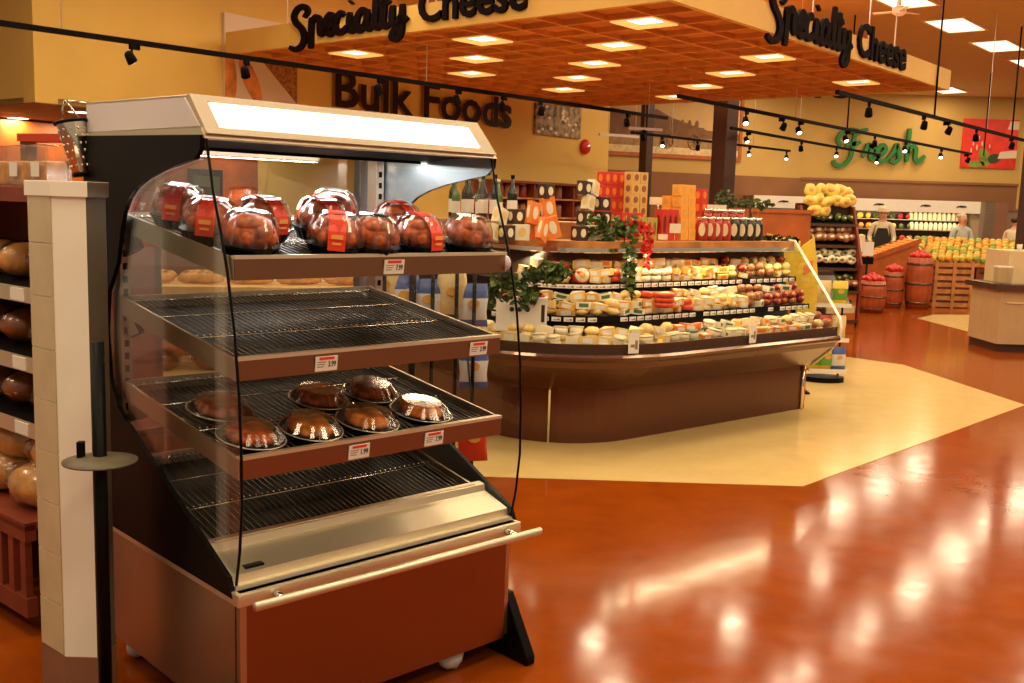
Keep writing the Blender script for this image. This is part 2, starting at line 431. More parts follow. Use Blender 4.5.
# square lights in the canopy
def canopy_light():
    t = thing('ceiling_light', 'square recessed light glowing in the wooden canopy', 'ceiling light', group='square lights in the canopy')
    m = MB(); ro, ri = .225, .125
    for k in range(4):
        c, s_ = math.cos(k*math.pi/2), math.sin(k*math.pi/2)
        X = Matrix.Rotation(k*math.pi/2, 4, 'Z')
        m.add([(-ro,-ro,0),(ro,-ro,0),(ri,-ri,.035),(-ri,-ri,.035)], [(0,3,2,1)], 0, False, X)
        m.add([(-ro,-ro,0),(ro,-ro,0),(ro,-ro,.04),(-ro,-ro,.04)], [(0,1,2,3)], 0, False, X)
    m.build('glow_painted_frame', 'lamp_ring', t)  # sloping frame round the lamp, its lit look painted as glow
    m = MB(); m.box(-ri, ri, -ri, ri, .026, .038); m.build('inner_lamp', 'lamp_white', t)
    area('lamp_light', .24, 22, (1, .83, .54), t, (0, 0, .015), spread=math.radians(150))
    return t
cl = Kind(canopy_light())
CM = CA.matrix_basis
LOC = [(.7,.7),(3.2,.7),(5.7,.7),(1.7,1.7),(4.2,1.7),(.7,2.7),(2.7,2.7),(5.2,2.7),(1.7,3.7),(3.7,3.7),(6.2,3.7),(.7,4.7),(2.7,4.7),(4.7,4.7)]
for (x, y) in LOC:
    p = CM @ Vector((x, y, -.012)); cl.put(p, CA.rotation_euler[2])

# sign lettering on the two canopy faces
def script_word(mb, strokes, wd, y0, y1, xf, m=0):
    for s_ in strokes: ribbon(mb, s_, wd, y0, y1, xf, m)
SPEC = [[(1.02,1.05),(1.22,1.35),(1.0,1.62),(.62,1.55),(.40,1.2),(.52,.85),(.88,.45),(1.02,0),(.86,-.42),(.5,-.58),(.14,-.42)],
 [(1.46,1.0),(1.42,.2),(1.40,-.62)], [(1.45,.68),(1.68,.98),(1.92,.8),(1.92,.35),(1.98,.08),(2.14,.12)],
 [(2.14,.12),(2.5,.42),(2.68,.82),(2.5,1.0),(2.28,.7),(2.28,.25),(2.5,.0),(2.78,.12)],
 [(3.28,.85),(3.12,1.0),(2.9,.8),(2.82,.35),(2.98,.02),(3.3,.1),(3.46,.3)],
 [(3.62,.98),(3.58,.3),(3.7,.02),(3.92,.18)], [(3.64,1.42),(3.68,1.46),(3.72,1.5)],
 [(4.5,.8),(4.3,1.0),(4.04,.72),(3.98,.25),(4.12,.0),(4.35,.15),(4.5,.5)], [(4.56,1.0),(4.52,.3),(4.62,.02),(4.82,.16)],
 [(5.02,1.8),(4.98,.9),(4.96,.25),(5.08,.02),(5.26,.16)], [(5.46,1.62),(5.40,.9),(5.38,.25),(5.50,.02),(5.70,.16)], [(5.18,1.12),(5.42,1.14),(5.72,1.3)],
 [(5.86,1.0),(5.82,.35),(5.94,.04),(6.16,.16),(6.28,.5)], [(6.34,1.0),(6.32,.2),(6.26,-.4),(6.04,-.66),(5.84,-.5),(6.0,-.16),(6.6,.35)]]
def specialty_sign(label, x0, x1, zb, xh, X, side):
    t = thing('sign_lettering', label, 'sign', (0,0,0))
    Wd = x1-x0; sc = Wd*.555/6.6
    S = X @ Matrix.Translation((x0, 0, zb)) @ Matrix.Diagonal((sc, 1, xh, 1))
    m = MB()
    for s_ in SPEC: ribbon(m, s_, .30, -.095, -.06, S)
    m.build('script_word', 'letter', t)
    m = MB(); m.text('Cheese', x0+Wd*.60, x1, zb-.01, zb+xh*1.62, -.06, .035, 0, X, bold=.022); m.build('plain_word', 'letter', t)
# left face: local y of canopy runs left, so text x = -local y
XL = CM @ Matrix.Rotation(math.radians(-90), 4, 'Z')      # its x = -canopy y ; its -y = -canopy x (out of the left face)
specialty_sign('dark Specialty Cheese lettering on the left face of the wooden canopy', -4.97, -1.46, .075, .205, XL, 0)
specialty_sign('dark Specialty Cheese lettering on the right face of the wooden canopy', 1.56, 5.25, .05, .225, CM, 0)

# ================================================================== WALL SIGNS AND POSTERS
t = thing('sign_lettering', 'large bronze Bulk Foods lettering on the yellow wall', 'sign')
m = MB(); m.text('Bulk', -7.06, -5.50, 2.87, 3.40, -.02, .05, 0, W1X, bold=.02, mside=1); m.build('first_word', ['bronze_letter', 'letter_edge'], t)
m = MB(); m.text('Foods', -5.28, -3.12, 2.86, 3.42, -.02, .05, 0, W1X, bold=.02, mside=1); m.build('second_word', ['bronze_letter', 'letter_edge'], t)

def poster(label, x0, x1, z0, z1, X, art, group=None):
    t = thing('wall_poster', label, 'poster', (0, 0, 0))
    m = MB(); m.box(x0, x1, -.05, -.005, z0, z1, 0, X); m.build('board', art[0], t)
    for k, (nm, mt, polys) in enumerate(art[1]):
        m = MB()
        for poly in polys:
            m.prism([(x0+p[0]*(x1-x0), z0+p[1]*(z1-z0)) for p in poly], -.056-.002*k, -.05, 'y', 0, X)
        m.build(nm, mt, t)
def oval(cx, cz, rx, rz, ang=0, n=14):
    c, s_ = math.cos(ang), math.sin(ang)
    return [(cx+rx*math.cos(q)*c-rz*math.sin(q)*s_, cz+rx*math.cos(q)*s_+rz*math.sin(q)*c) for q in [2*math.pi*i/n for i in range(n)]]
def cl01(ps): return [(min(1, max(0, a)), min(1, max(0, b))) for a, b in ps]
M['poster_white'] = mat('poster white', (.72, .58, .42), .5)
M['poster_orange'] = mat('printed baguette', (.75, .26, .06), .5, noise=.4, nscale=5)
M['poster_grain'] = mat('printed grain', (.34, .14, .03), .5, noise=.6, nscale=25)
poster('bread poster with baguettes and grain, high on the yellow wall', -8.86, -7.72, 2.80, 3.85, W1X,
  ('poster_white', [('printed_baguette', 'poster_orange', [cl01(oval(.04,.3,.11,.34,.1)), cl01(oval(.34,.26,.10,.30,.45)), cl01(oval(.42,.80,.12,.06,.2))]),
   ('printed_grain', 'poster_grain', [[(.38,.62),(1,.05),(1,.72),(.75,.70)], cl01(oval(.62,.85,.2,.08,.1))])]))
M['pebble'] = mat('printed pebbles', (.25, .18, .09), .6, noise=.95, nscale=9)
poster('small square poster of dark pebbles on the yellow wall right of Bulk Foods', -2.42, -1.04, 2.84, 3.62, W1X,
  ('pebble', [('printed_stone', 'poster_white', [cl01(oval(random.random(), random.random(), .035, .03, random.random()*3)) for _ in range(26)])]))
t = thing('alarm_bell', 'round red alarm bell on the yellow wall beside the pebble poster', 'alarm bell')
Xb = W1X @ Matrix.Translation((-.86, -.02, 2.71)) @ Matrix.Rotation(math.radians(90), 4, 'X')
m = MB(); m.lathe([(.13, 0), (.14, .03), (.12, .07), (.06, .1), (.02, .105)], seg=20, xf=Xb); m.build('gong', 'red', t)
m = MB(); m.lathe([(.04,.10),(.03,.115)], seg=12, xf=Xb); m.build('centre_boss', 'chrome', t)

FX = Matrix.Translation((0, 25.9, 0))
t = thing('sign_lettering', 'green Fresh script lettering on the tan far wall', 'sign')
def S2(x0, z0, sx, sz): return FX @ Matrix.Translation((x0, 0, z0)) @ Matrix.Diagonal((sx, 1, sz, 1))
FR = {'letter_F': [[(1.95,2.05),(1.3,2.1),(.75,1.85),(.55,1.35),(.8,1.0)], [(1.2,2.1),(1.8,2.0),(2.6,2.15)], [(1.72,2.0),(1.62,.9),(1.45,.15),(1.0,-.3),(.45,-.25),(.35,.05)], [(1.1,1.1),(1.6,1.15),(2.15,1.3)]],
 'letter_r': [[(2.35,.3),(2.6,.9),(2.72,1.15),(2.95,.95),(2.9,.4),(3.05,.1)], [(2.75,1.1),(3.05,1.0),(3.3,.95)]],
 'letter_e': [[(3.1,.2),(3.6,.45),(3.95,.85),(3.75,1.15),(3.42,.9),(3.38,.4),(3.65,.05),(4.1,.2)]],
 'letter_s': [[(4.1,.2),(4.55,.75),(4.72,1.2),(4.85,.75),(4.95,.3),(4.7,.02),(4.3,.1)]],
 'letter_h': [[(5.55,2.3),(5.5,1.2),(5.48,.05)], [(5.52,.65),(5.8,1.12),(6.08,.95),(6.08,.35),(6.3,.08),(6.75,.5)]]}
for k_, st in FR.items():
    m = MB()
    for s_ in st: ribbon(m, s_, .28, -.14, -.03, S2(7.75, 2.93, .352, .365))
    m.build(k_, 'green_letter', t)
M['pr_red'] = mat('printed red', (.70, .03, .012), .5, noise=.25, nscale=3)
M['pr_green'] = mat('printed green', (.18, .24, .03), .5, noise=.4, nscale=6)
M['pr_dark'] = mat('printed dark green', (.03, .05, .015), .5)
poster('red produce poster with a green leaf on the tan wall', 11.05, 12.42, 2.86, 4.06, FX,
  ('pr_red', [('printed_leaf', 'pr_green', [oval(.42,.22,.1,.2,.3), oval(.28,.08,.16,.07,0)]),
   ('printed_stem', 'pr_dark', [oval(.6,.2,.12,.1,.4)]), ('printed_light_patch', 'poster_white', [[(.66,.2),(1,.22),(1,.38),(.7,.34)], [(.8,.8),(1,.8),(1,.97),(.84,.97)], oval(.2,.5,.012,.05), oval(.27,.42,.012,.06), oval(.36,.5,.012,.05), oval(.17,.36,.012,.05), oval(.5,.45,.012,.04), oval(.3,.62,.01,.04)])]))
# mural in an orange wood frame
MX = Matrix.Translation((2.09, 23.9, 0)) @ Matrix.Rotation(math.radians(22), 4, 'Z')
t = thing('framed_mural', 'wide sepia landscape mural with a cart, in an orange wooden frame', 'mural')
M['sepia_sky'] = mat('sepia sky', (.58, .36, .14), .7, noise=.12, nscale=1)
M['sepia_hill'] = mat('sepia hill', (.20, .085, .03), .7, noise=.25, nscale=3)
M['sepia_field'] = mat('sepia field', (.36, .2, .075), .7, noise=.25, nscale=8)
M['sepia_pale'] = mat('sepia pale ground', (.68, .5, .25), .7, noise=.2, nscale=10)
x0, x1, z0, z1 = -.12, 3.5, 2.90, 4.3
m = MB(); m.box(x0, x1, -.03, 0, z0, z1, 0, MX); m.build('backdrop', 'sepia_sky', t)
m = MB(); m.prism([(x0, 3.1),(x1, 3.1),(x1,3.45),(2.6,3.5),(2.1,3.62),(1.6,3.75),(1.2,3.92),(.8,3.8),(.3,3.85),(x0,3.9)], -.034, -.03, 'y', 0, MX); m.build('printed_hill', 'sepia_hill', t)
m = MB(); m.box(x0, x1, -.038, -.034, 3.02, 3.3, 0, MX); m.build('printed_field', 'sepia_field', t)
m = MB(); m.box(x0, x1, -.040, -.038, z0, 3.06, 0, MX); m.build('printed_ground', 'sepia_pale', t)
m = MB()
for cx in (1.5, 2.25):
    pts = [(cx+.17*math.cos(q), -.045, 3.2+.17*math.sin(q)) for q in [2*math.pi*k/16 for k in range(16)]]
    m.tube(pts, .012, 5, closed=True, xf=MX)
    for k in range(4): q = k*math.pi/4; m.tube([(cx-.16*math.cos(q), -.045, 3.2-.16*math.sin(q)), (cx+.16*math.cos(q), -.045, 3.2+.16*math.sin(q))], .006, 4, xf=MX)
m.prism([(1.7,3.4),(2.6,3.38),(2.5,3.55),(1.75,3.58)], -.046, -.040, 'y', 0, MX)
for cx in (1.9, 2.1, 2.3): m.prism(oval(cx, 3.62, .05, .1), -.046, -.040, 'y', 0, MX)
m.build('printed_cart', 'sepia_hill', t)
m = MB()
for (a_, b_, c_, d_) in ((x0-.08, x1+.08, z0-.09, z0), (x0-.08, x1+.08, z1, z1+.09), (x0-.08, x0, z0, z1), (x1, x1+.08, z0, z1)): m.box(a_, b_, -.07, 0, c_, d_, 0, MX)
m.build('frame', 'wood_orange', t)

# dark lettering hung beyond the canopy: only its feet show below the canopy edge
t = thing('sign_lettering', 'hanging dark lettering beyond the canopy, only its feet showing', 'sign')
m = MB(); m.text('Pro', 5.25, 6.35, 3.80, 4.15, 20, .08, 0, None, bold=.02); m.build('word', 'letter', t)
m = MB(); m.cyl((5.4, 19.96, 4.1), (5.4, 19.96, CEIL), .01, 5); m.cyl((6.15, 19.96, 3.95), (6.15, 19.96, CEIL), .01, 5); m.build('hanging_wire', 'white_metal', t)

# ================================================================== CEILING TROFFERS
AA = Vector((math.sin(.70), math.cos(.70), 0)); BB = Vector((-math.cos(.70), math.sin(.70), 0)); RZ = math.pi/2-.70
def troffer():
    t = thing('ceiling_light', 'long rectangular light panel set in the tan ceiling', 'ceiling light', group='light panels in the tan ceiling')
    m = MB(); 
    for (a_, b_, c_, d_) in ((-.64,.64,-.32,-.28),(-.64,.64,.28,.32),(-.64,-.60,-.28,.28),(.60,.64,-.28,.28)): m.box(a_, b_, c_, d_, -.02, 0)
    m.build('frame', 'frame_cream', t)
    m = MB(); m.box(-.6, .6, -.28, .28, -.012, 0); m.build('diffuser', 'panel_lit', t)
    area('lamp_light', 1.18, 42, (1, .83, .54), t, (0, 0, -.018), size_y=.54)
    return t
tr = Kind(troffer())
base = Vector((6.79, 16.5, CEIL-.001))
for row, off in ((0, 0), (-1, 0), (1, 1.1), (2, .2), (3, 1.1), (-2, 0), (-3, 1.2)):
    for i in range(-8, 6):  # grid carried on unseen around and behind the camera for its lighting
        p = base+AA*(2.35*i+off)+BB*(2.75*row)
        if row == 1:   p = base+AA*(2.35*i+1.35)+BB*2.75
        if p.y < -1.5 or p.y > 27.2 or p.x > 13 or p.x < -9: continue
        if p.y > 25.4: continue
        dd_ = p-W1(0)
        if dd_.x*-c38+dd_.y*s38 > -.8 and p.x < 2.8: continue
        if p.x < 3 and p.y > 18.5: continue
        tr.put(p, RZ)
t = thing('ceiling_fan', 'white ceiling fan hanging near the rectangular light panels', 'ceiling fan', (5.0, 14.0, 4.24))
m = MB(); m.lathe([(.05,0),(.09,.03),(.09,.1),(.03,.13)], seg=14); m.build('motor', 'cream_paint', t)
m = MB(); m.cyl((0,0,.1), (0,0,.36), .018, 8); m.build('downrod', 'cream_paint', t)
for k in range(3):
    m = MB(); m.cbox((.20, 0, .05), (.28, .06, .012), rot=(.12, 0, 0), xf=Matrix.Rotation(math.radians(25+120*k), 4, 'Z')); m.build('blade', 'cream_paint', t)

# ================================================================== TRACK LIGHTING
def head_proto():
    t = thing('track_spotlight', 'black spotlight head on a track', 'spotlight')
    m = MB(); m.box(-.06, .06, -.022, .022, -.075, -.02); m.build('adapter', 'black_matte', t)
    m = MB(); m.cyl((.03,0,-.07), (.05,0,-.13), .014, 6); m.build('bracket', 'black_matte', t)
    X = Matrix.Translation((.06, 0, -.155)) @ Matrix.Rotation(math.radians(35), 4, 'Y')
    m = MB(); m.lathe([(.025,.06),(.045,.045),(.052,.0),(.058,-.06)], seg=12, xf=X); m.build('lamp_head', 'black_matte', t)
    m = MB(); m.lathe([(.045,-.058),(.045,-.064)], seg=12, xf=X); m.build('lens', 'spot_lit', t)
    return t
hd = Kind(head_proto())
def track(p, q, nm, spots, z=2.9, away=True, posts=(), wires=(), m_='black_matte', label=None):
    p = Vector((*p, z)); q = Vector((*q, z)); d = (q-p)
    t = thing('lighting_track', label or ('black lighting track '+nm), 'lighting track', p, math.atan2(d.y, d.x)); L = d.length
    m = MB(); m.box(0, L, -.02, .02, -.022, .022); m.build('rail', m_, t)
    for f_ in posts: m = MB(); m.cyl((L*f_,0,.02), (L*f_,0,CEIL-z), .013, 6); m.build('drop_rod', 'black_matte', t)
    for f_ in wires: m = MB(); m.cyl((L*f_,0,.02), (L*f_,0,CEIL-z), .005, 5); m.build('drop_wire', 'white_metal', t)
    for k, f_ in enumerate(spots):
        c = p+d*max(.01, min(.975, f_))
        hd.put(c, (-math.pi/2 if (away or k % 3 == 1) else math.pi/2)+random.uniform(-.6,.6), 'black spotlight head on the '+nm, 'spotlights on the '+nm, scale=(.78,.78,.85))
def frac(p, q, px):      # where along the track the sight line through image column px crosses it
    r = (px-512)/1029.; 
    return (r*p[1]-p[0])/((q[0]-p[0])-r*(q[1]-p[1]))
def trk(p, q, nm, pxs, **k):
    track(p, q, nm, [frac(p, q, x) for x in pxs], posts=[frac(p, q, x) for x in k.pop('posts', [])], wires=[frac(p, q, x) for x in k.pop('wires', [])], **k)
trk((-4.107-.76,8.28-.81), (2.124,14.918), 'long track crossing in front of the yellow wall', [133,243,375,452,497,533,620], wires=[62,420,640])
trk((3.394,11.18), (8.264+.6,16.991+.75), 'nearest track running to the right edge under the canopy', [857,912,935,965,1000], posts=[922,1000], wires=[975])
trk((1.826,12.028), (9.19,21.042), 'long middle track beside the wide brown column', [737,772,791,838,865,896,932,970], away=False, posts=[837,974], wires=[785])
trk((3.339,16.344), (7.795,22.319), 'short track below the middle one', [740,793,828,875], away=False, wires=[790])
trk((1.95,17.9), (5.734,21.856), 'farthest short track in front of the mural', [655,690,742,783], away=False, wires=[664,745])
trk((1.80,16.96), (2.372,17.173), 'pale short rail between the brown columns', [637], wires=[637,662], m_='white_metal', label='pale horizontal rail hanging between the two brown columns')
trk((1.45,18.6), (2.2,19.0), 'pale lower rail before the mural', [], wires=[601,628], m_='white_metal', label='pale lower rail hanging in front of the mural, left of the thin column')

# ================================================================== HEATED MERCHANDISER (foreground)
UW = 1.07
ME = thing('food_merchandiser', 'tall open stainless steel merchandiser with four shelves and a lit canopy in the foreground', 'food display case', (-.734, 2.711, 0), math.radians(90-46.5))
# local x = width left>right, y = depth front>back
# cabinet
m = MB()
m.box(.015, UW-.042, .012, .93, .085, .48, 0)
m.build('cabinet', 'bronze', ME, bevel=.004)
m = MB(); m.box(0, .012, .03, .93, .09, .472); m.build('side_skin', 'steel', ME)
m = MB(); m.box(UW-.028, UW-.012, .03, .93, .09, .472); m.build('side_skin', 'steel', ME)
m = MB(); m.box(-.012, UW, -.012, .945, .470, .508); m.build('top_rim', 'steel_x', ME, bevel=.003)
m = MB(); m.box(.0, .02, .0, .02, .09, .470); m.build('corner_post', 'steel', ME)
m = MB(); m.prism([(.0,.508),(.022,.508),(.024,.520),(.045,.520),(.047,.545),(.165,.582),(.17,.605),(.20,.61),(.20,.50)], .0, UW-.012, 'x'); m.build('front_ledge', 'steel_x', ME)
m = MB(); m.box(.05, .11, .060, .085, .535, .556, 0); m.build('thermostat_label', 'black', ME)
# handle bar
m = MB(); m.cyl((.012,-.062,.486), (1.115,-.062,.478), .0135, 14); hb = m.build('handle_bar', 'steel_x', ME)
for x in (.105, 1.0):
    m = MB(); m.cyl((x,-.005,.490), (x,-.062,.482), .012, 10); m.build('standoff', 'chrome', hb)
# black end panels (C shaped) with polished inner faces
CP = [(1.02,1.785),(.18,1.765),(.185,1.725),(.215,1.70),(.30,1.688),(.43,1.668),(.53,1.645),(.607,1.618),(.66,1.585),(.70,1.54),(.728,1.48),(.76,1.38),(.84,1.28),
      (.86,1.15),(.84,1.0),(.78,.91),(.724,.873),(.045,.545),(.02,.49),(.93,.49),(1.0,.52),(1.02,1.0)]
for sgn, x0, x1 in ((0, -.014, .0), (1, UW, UW+.014)):
    m = MB(); m.prism(CP, x0, x1, 'x', 0)
    # outward face black, inward face polished
    n = len(CP); m.m = [0]*len(m.m); m.m[1 if sgn == 0 else 0] = 1
    m.build('end_panel', ['black', 'inner'], ME)
# side glass, its black front edge, and the bright glass clips
GE = [(.185,1.755),(.15,1.62),(.105,1.50),(.072,1.40),(.035,1.24),(.01,1.06),(.0,.90),(-.002,.75),(.012,.62),(.035,.51)]
for x0 in (.004, UW-.009):
    m = MB(); m.prism(GE+[(.90,.51),(.90,1.755)], x0, x0+.005, 'x'); g = m.build('side_glass', 'glass', ME)
    m = MB(); m.tube([(x0+.0025, a, b) for a, b in GE], .0042, 6); m.build('edge_trim', 'black', g)
m = MB(); m.box(.03, UW-.03, .93, .936, .62, 1.76); m.build('rear_glass', 'rear_glass', ME)
# uprights with slots
for x0 in (.012, UW-.047):
    m = MB(); m.box(x0, x0+.035, .80, .86, .60, 1.76, 0)
    for k in range(26): m.box(x0+.010, x0+.025, .798, .80, .64+.042*k, .662+.042*k, 1)
    m.build('upright', ['steel', 'black'], ME, bevel=.002)
# canopy
CNP = [(.165,1.762),(.285,1.880),(1.02,1.895),(1.02,1.785)]
can_ = MB()
can_.prism([(.175,1.764),(.285,1.880),(1.02,1.895),(1.02,1.785)], .0, UW, 'x')
CN = can_.build('canopy', 'steel', ME, bevel=.003)
m = MB(); m.prism([(.205,1.790),(.295,1.872),(1.005,1.886),(1.005,1.797)], -.004, .0, 'x'); m.build('end_plate', 'white_metal', CN)
m = MB(); m.prism([(.17,1.757),(.19,1.785),(1.025,1.795),(1.025,1.775)], -.006, UW+.006, 'x'); m.build('bottom_trim', 'steel_x', CN)
# lit front diffuser following the slope of the front face
def slope_pt(t): return (.170+(.285-.175)*t, 1.768+(1.880-1.764)*t)
a_, b_ = slope_pt(.20), slope_pt(.80)
m = MB(); m.prism([(a_[0]-.008,a_[1]),(b_[0]-.008,b_[1]),(b_[0]+.01,b_[1]-.004),(a_[0]+.01,a_[1]-.004)], .05, UW-.06, 'x'); m.build('light_diffuser', 'diffuser', CN)
a_, b_ = slope_pt(.02), slope_pt(.98)
m = MB()
for (t0, t1, xa, xb) in ((.02,.17,0,UW), (.83,.98,0,UW), (.17,.83,0,.045), (.17,.83,UW-.055,UW)):
    a_, b_ = slope_pt(t0), slope_pt(t1)
    m.prism([(a_[0]-.006,a_[1]),(b_[0]-.006,b_[1]),(b_[0]+.01,b_[1]-.004),(a_[0]+.01,a_[1]-.004)], xa, xb, 'x')
m.build('diffuser_frame', 'lamp_frame', CN)
m = MB(); m.cyl((.08,.70,1.762), (UW-.08,.70,1.762), .009, 10); tb = m.build('lamp_tube', 'lamp_white', CN)
m = MB(); m.prism([(.56,1.74),(.565,1.74),(.575,1.79),(.56,1.79)], .02, UW-.02, 'x'); m.prism([(.30,1.76),(.56,1.75),(.56,1.79),(.30,1.79)], .01, UW-.01, 'x'); m.build('lamp_baffle', 'black_matte', CN)
area('lamp_light', UW-.2, 17, (.95, .94, .92), CN, (UW/2, .70, 1.748), (math.radians(0), 0, 0), size_y=.05)

# shelves
def price_label(parent, x, y, z, txt, w_=.075, tilt=.12):
    X = Matrix.Translation((x, y, z)) @ Matrix.Rotation(tilt, 4, 'X')
    m = MB(); m.box(-w_/2, w_/2, -.003, 0, -.022, .022, 0, X); m.box(-w_/2+.012, w_/2-.012, -.004, -.003, .012, .020, 1, X)
    m.text(txt, w_*.08, w_*.42, -.010, .007, -.003, .0015, 2, X)
    for j in range(3): m.box(-w_*.42, -w_*(.02+.05*j), -.0036, -.003, .004-.007*j, .0065-.007*j, 3, X)
    return m.build('price_label', ['paper', 'red_ink', 'ink', 'grey_wall'], parent)
def shelf(z0, y0, y1, rise, labels, lip=.06, xa=.018, xb=UW-.05):
    """z0: height of the front lip's bottom"""
    sl = rise/(y1-y0)
    P = lambda y, dz=0: (y, z0+lip*.6+sl*(y-y0)+dz)
    m = MB()
    m.prism([(y0-.004, z0), (y0-.004, z0+lip), (y0+.012, z0+lip+.002), (y0+.012, z0)], xa, xb, 'x', 1)
    for x in (xa-.004, xb-.004):
        m.prism([(y0, z0), P(y1, -.045), P(y1, .015), (y0, z0+lip)], x, x+.008, 'x', 0)
    m.prism([(y0+.01, z0+.004), P(y1, -.035), P(y1, -.03), (y0+.01, z0+.010)], xa, xb, 'x', 0)
    m.prism([P(y1, -.045), (y1+.01, P(y1,-.045)[1]), (y1+.01, P(y1,.015)[1]), P(y1, .015)], xa, xb, 'x', 0)
    s_ = m.build('shelf', ['steel', 'bronze'], ME)
    m = MB(); m.prism([(y0+.015, z0+.012), P(y1-.005, -.028), P(y1-.005, -.024), (y0+.015, z0+.016)], xa+.006, xb-.006, 'x'); m.build('drip_pan', 'black', s_)
    m = MB(); m.box(xa-.002, xb+.002, y0-.007, y0+.016, z0+lip-.004, z0+lip+.006); m.build('bright_edge', 'steel_x', s_)
    m = MB(); n = 46
    for i in range(n):
        x = xa+.015+(xb-xa-.03)*i/(n-1)
        a, b = P(y0+.018), P(y1-.01)
        m.tube([(x, a[0], a[1]), (x, b[0], b[1])], .0019, 5)
    m.build('wire_grid', 'wire', s_)
    m = MB()
    for fy in (.07, .38, .70, .97):
        a = P(y0+fy*(y1-y0), .0028); m.tube([(xa+.008, a[0], a[1]), (xb-.008, a[0], a[1])], .0026, 6)
    for fy in (.40, .98):
        a = P(y0+fy*(y1-y0), .004)
        for i in range(n):
            x = xa+.015+(xb-xa-.03)*i/(n-1); m.ball((x, a[0], a[1]), .0042, 0, 6, 4)
    m.build('cross_bar', 'wire_bright', s_)
    for (x, txt) in labels: price_label(s_, x, y0-.006, z0+lip*.45, txt)
    for x in (xa+.01, xb-.035):
        a = P(y1, -.03); m = MB(); m.prism([(y1-.10, P(y1-.10,-.08)[1]), (y1+.02, a[1]-.10), (y1+.03, a[1]+.03), (y1-.0, a[1]+.02)], x, x+.02, 'x'); m.build('shelf_bracket', 'steel', s_)
    return s_, P
S1, P1_ = shelf(1.374, .055, .79, .115, [(.55, '7.99')], .062)
S2_, P2_ = shelf(1.098, .045, .80, .12, [(.302, '3.99'), (.895, '3.99')], xb=UW-.075)
S3, P3_ = shelf(.822, .03, .79, .118, [(.41, '1.99'), (.70, '7.99')], xb=UW-.075)
m = MB(); m.cyl((UW-.054,.055,1.405), (UW-.046,.055,1.405), .026, 16); m.build('end_cap', 'white_metal', S1)
S4, P4_ = shelf(.553, .185, .80, .13, [], .05)
# casters and black stabiliser foot
def caster(x, y):
    m = MB(); m.box(x-.03, x+.03, y-.03, y+.03, .085, .10); m.prism([(y-.02,.09),(y+.02,.09),(y+.012,.035),(y-.012,.035)], x-.022, x-.017, 'x'); m.prism([(y-.02,.09),(y+.02,.09),(y+.012,.035),(y-.012,.035)], x+.017, x+.022, 'x')
    c = m.build('caster', 'chrome', ME)
    X = Matrix.Translation((x, y, .036)) @ Matrix.Rotation(math.pi/2, 4, 'Y')
    m = MB(); m.lathe([(.030,-.014),(.036,-.008),(.036,.008),(.030,.014)], seg=18, xf=X); m.build('wheel', 'black_matte', c)
    m = MB(); m.ball((x, y-.005, .045), (.05, .046, .043), 0, 12, 8, jit=.16); m.build('plastic_wrap', 'wrap', c)
M['wrap'] = mat('white film wrap', (.75, .78, .8), .3)
for (x, y) in ((.08,.09), (UW-.22,.10), (.08,.85), (UW-.12,.85)): caster(x, y)
m = MB(); m.prism([(-.075,0),(.34,0),(.34,.06),(.09,.235),(.045,.235),(-.075,.03)], UW-.012, UW+.03, 'x'); m.build('stabiliser_foot', 'black', ME, bevel=.006)

# ---------------- food packs on the shelves
MM = ME.matrix_basis
def on(x, y, P, dz=0): return MM @ Vector((x, y, P(y)[1]+.004+dz))
TILT = .152
def pack_rot(extra=0): return None
def flat_pack(kindm, label, group):
    t = thing('roast_tray', label, 'food tray', group=group)
    m = MB(); m.lathe([(.070,.0),(.078,.004),(.094,.020),(.101,.022),(.101,.025),(.090,.024),(.072,.006)], seg=36, sx=.93, sy=1.15, cap=True, smooth=False); m.build('tray', 'black', t)
    m = MB()
    m.ball((0,.0,.030), (.066,.080,.024), 0, 16, 8, jit=.05); m.ball((-.03,.03,.040), (.030,.042,.016), 0, 10, 6, jit=.08); m.ball((.03,.02,.040), (.028,.045,.017), 0, 10, 6, jit=.08)
    m.ball((-.022,-.045,.036), (.018,.03,.015), 0, 10, 6, jit=.08); m.ball((.026,-.045,.036), (.018,.03,.015), 0, 10, 6, jit=.08)
    m.build('roast_chicken', kindm, t)
    m = MB(); m.lathe([(.100,.025),(.098,.029),(.093,.031),(.072,.060),(.064,.064),(.0005,.065)], seg=44, sx=.93, sy=1.15, ribs=1, rib=.04, cap=False, smooth=False); d_ = m.build('ribbed_lid', 'plastic', t)
    m = MB(); m.tube([(.1*.93*math.cos(q), .1*1.15*math.sin(q), .027) for q in [2*math.pi*k/36 for k in range(36)]], .0022, 5, closed=True); m.build('lid_rim', 'lid_shine', t)
    return t
M['lid_shine'] = mat('shiny lid rim', (.75, .66, .48), .18, .6)
fa = flat_pack('chicken_gold', 'flat ribbed tray', 'x'); fb = flat_pack('chicken', 'flat ribbed tray', 'x')
KA, KB = Kind(fa), Kind(fb)
RM = ME.rotation_euler[2]
def rot_on(rz=0): 
    e = (Matrix.Rotation(RM, 4, 'Z') @ Matrix.Rotation(TILT, 4, 'X') @ Matrix.Rotation(rz, 4, 'Z')).to_euler(); return e
for k, x, y, r_, lab in ((KB,.125,.165,.1,'black roast tray with ribbed clear lid at the front left end of the third shelf'), (KA,.325,.16,-.1,'golden roast tray, second from left in the front row of the third shelf'),
                  (KA,.53,.155,.0,'golden roast tray at the front of the third shelf, above its left price label'), (KA,.755,.165,.1,'golden roast tray at the front right end of the third shelf'),
                  (KB,.15,.40,.2,'darker roast tray behind, at the back left of the third shelf'), (KB,.50,.39,.0,'dark roast tray in the back row, middle of the third shelf'), (KB,.71,.39,-.2,'darker roast tray with red glaze at the back right of the third shelf')):
    o = k.put(on(x, y, P3_, -.001), RM, lab, 'roast trays on the third shelf'); o.rotation_euler = rot_on(r_)
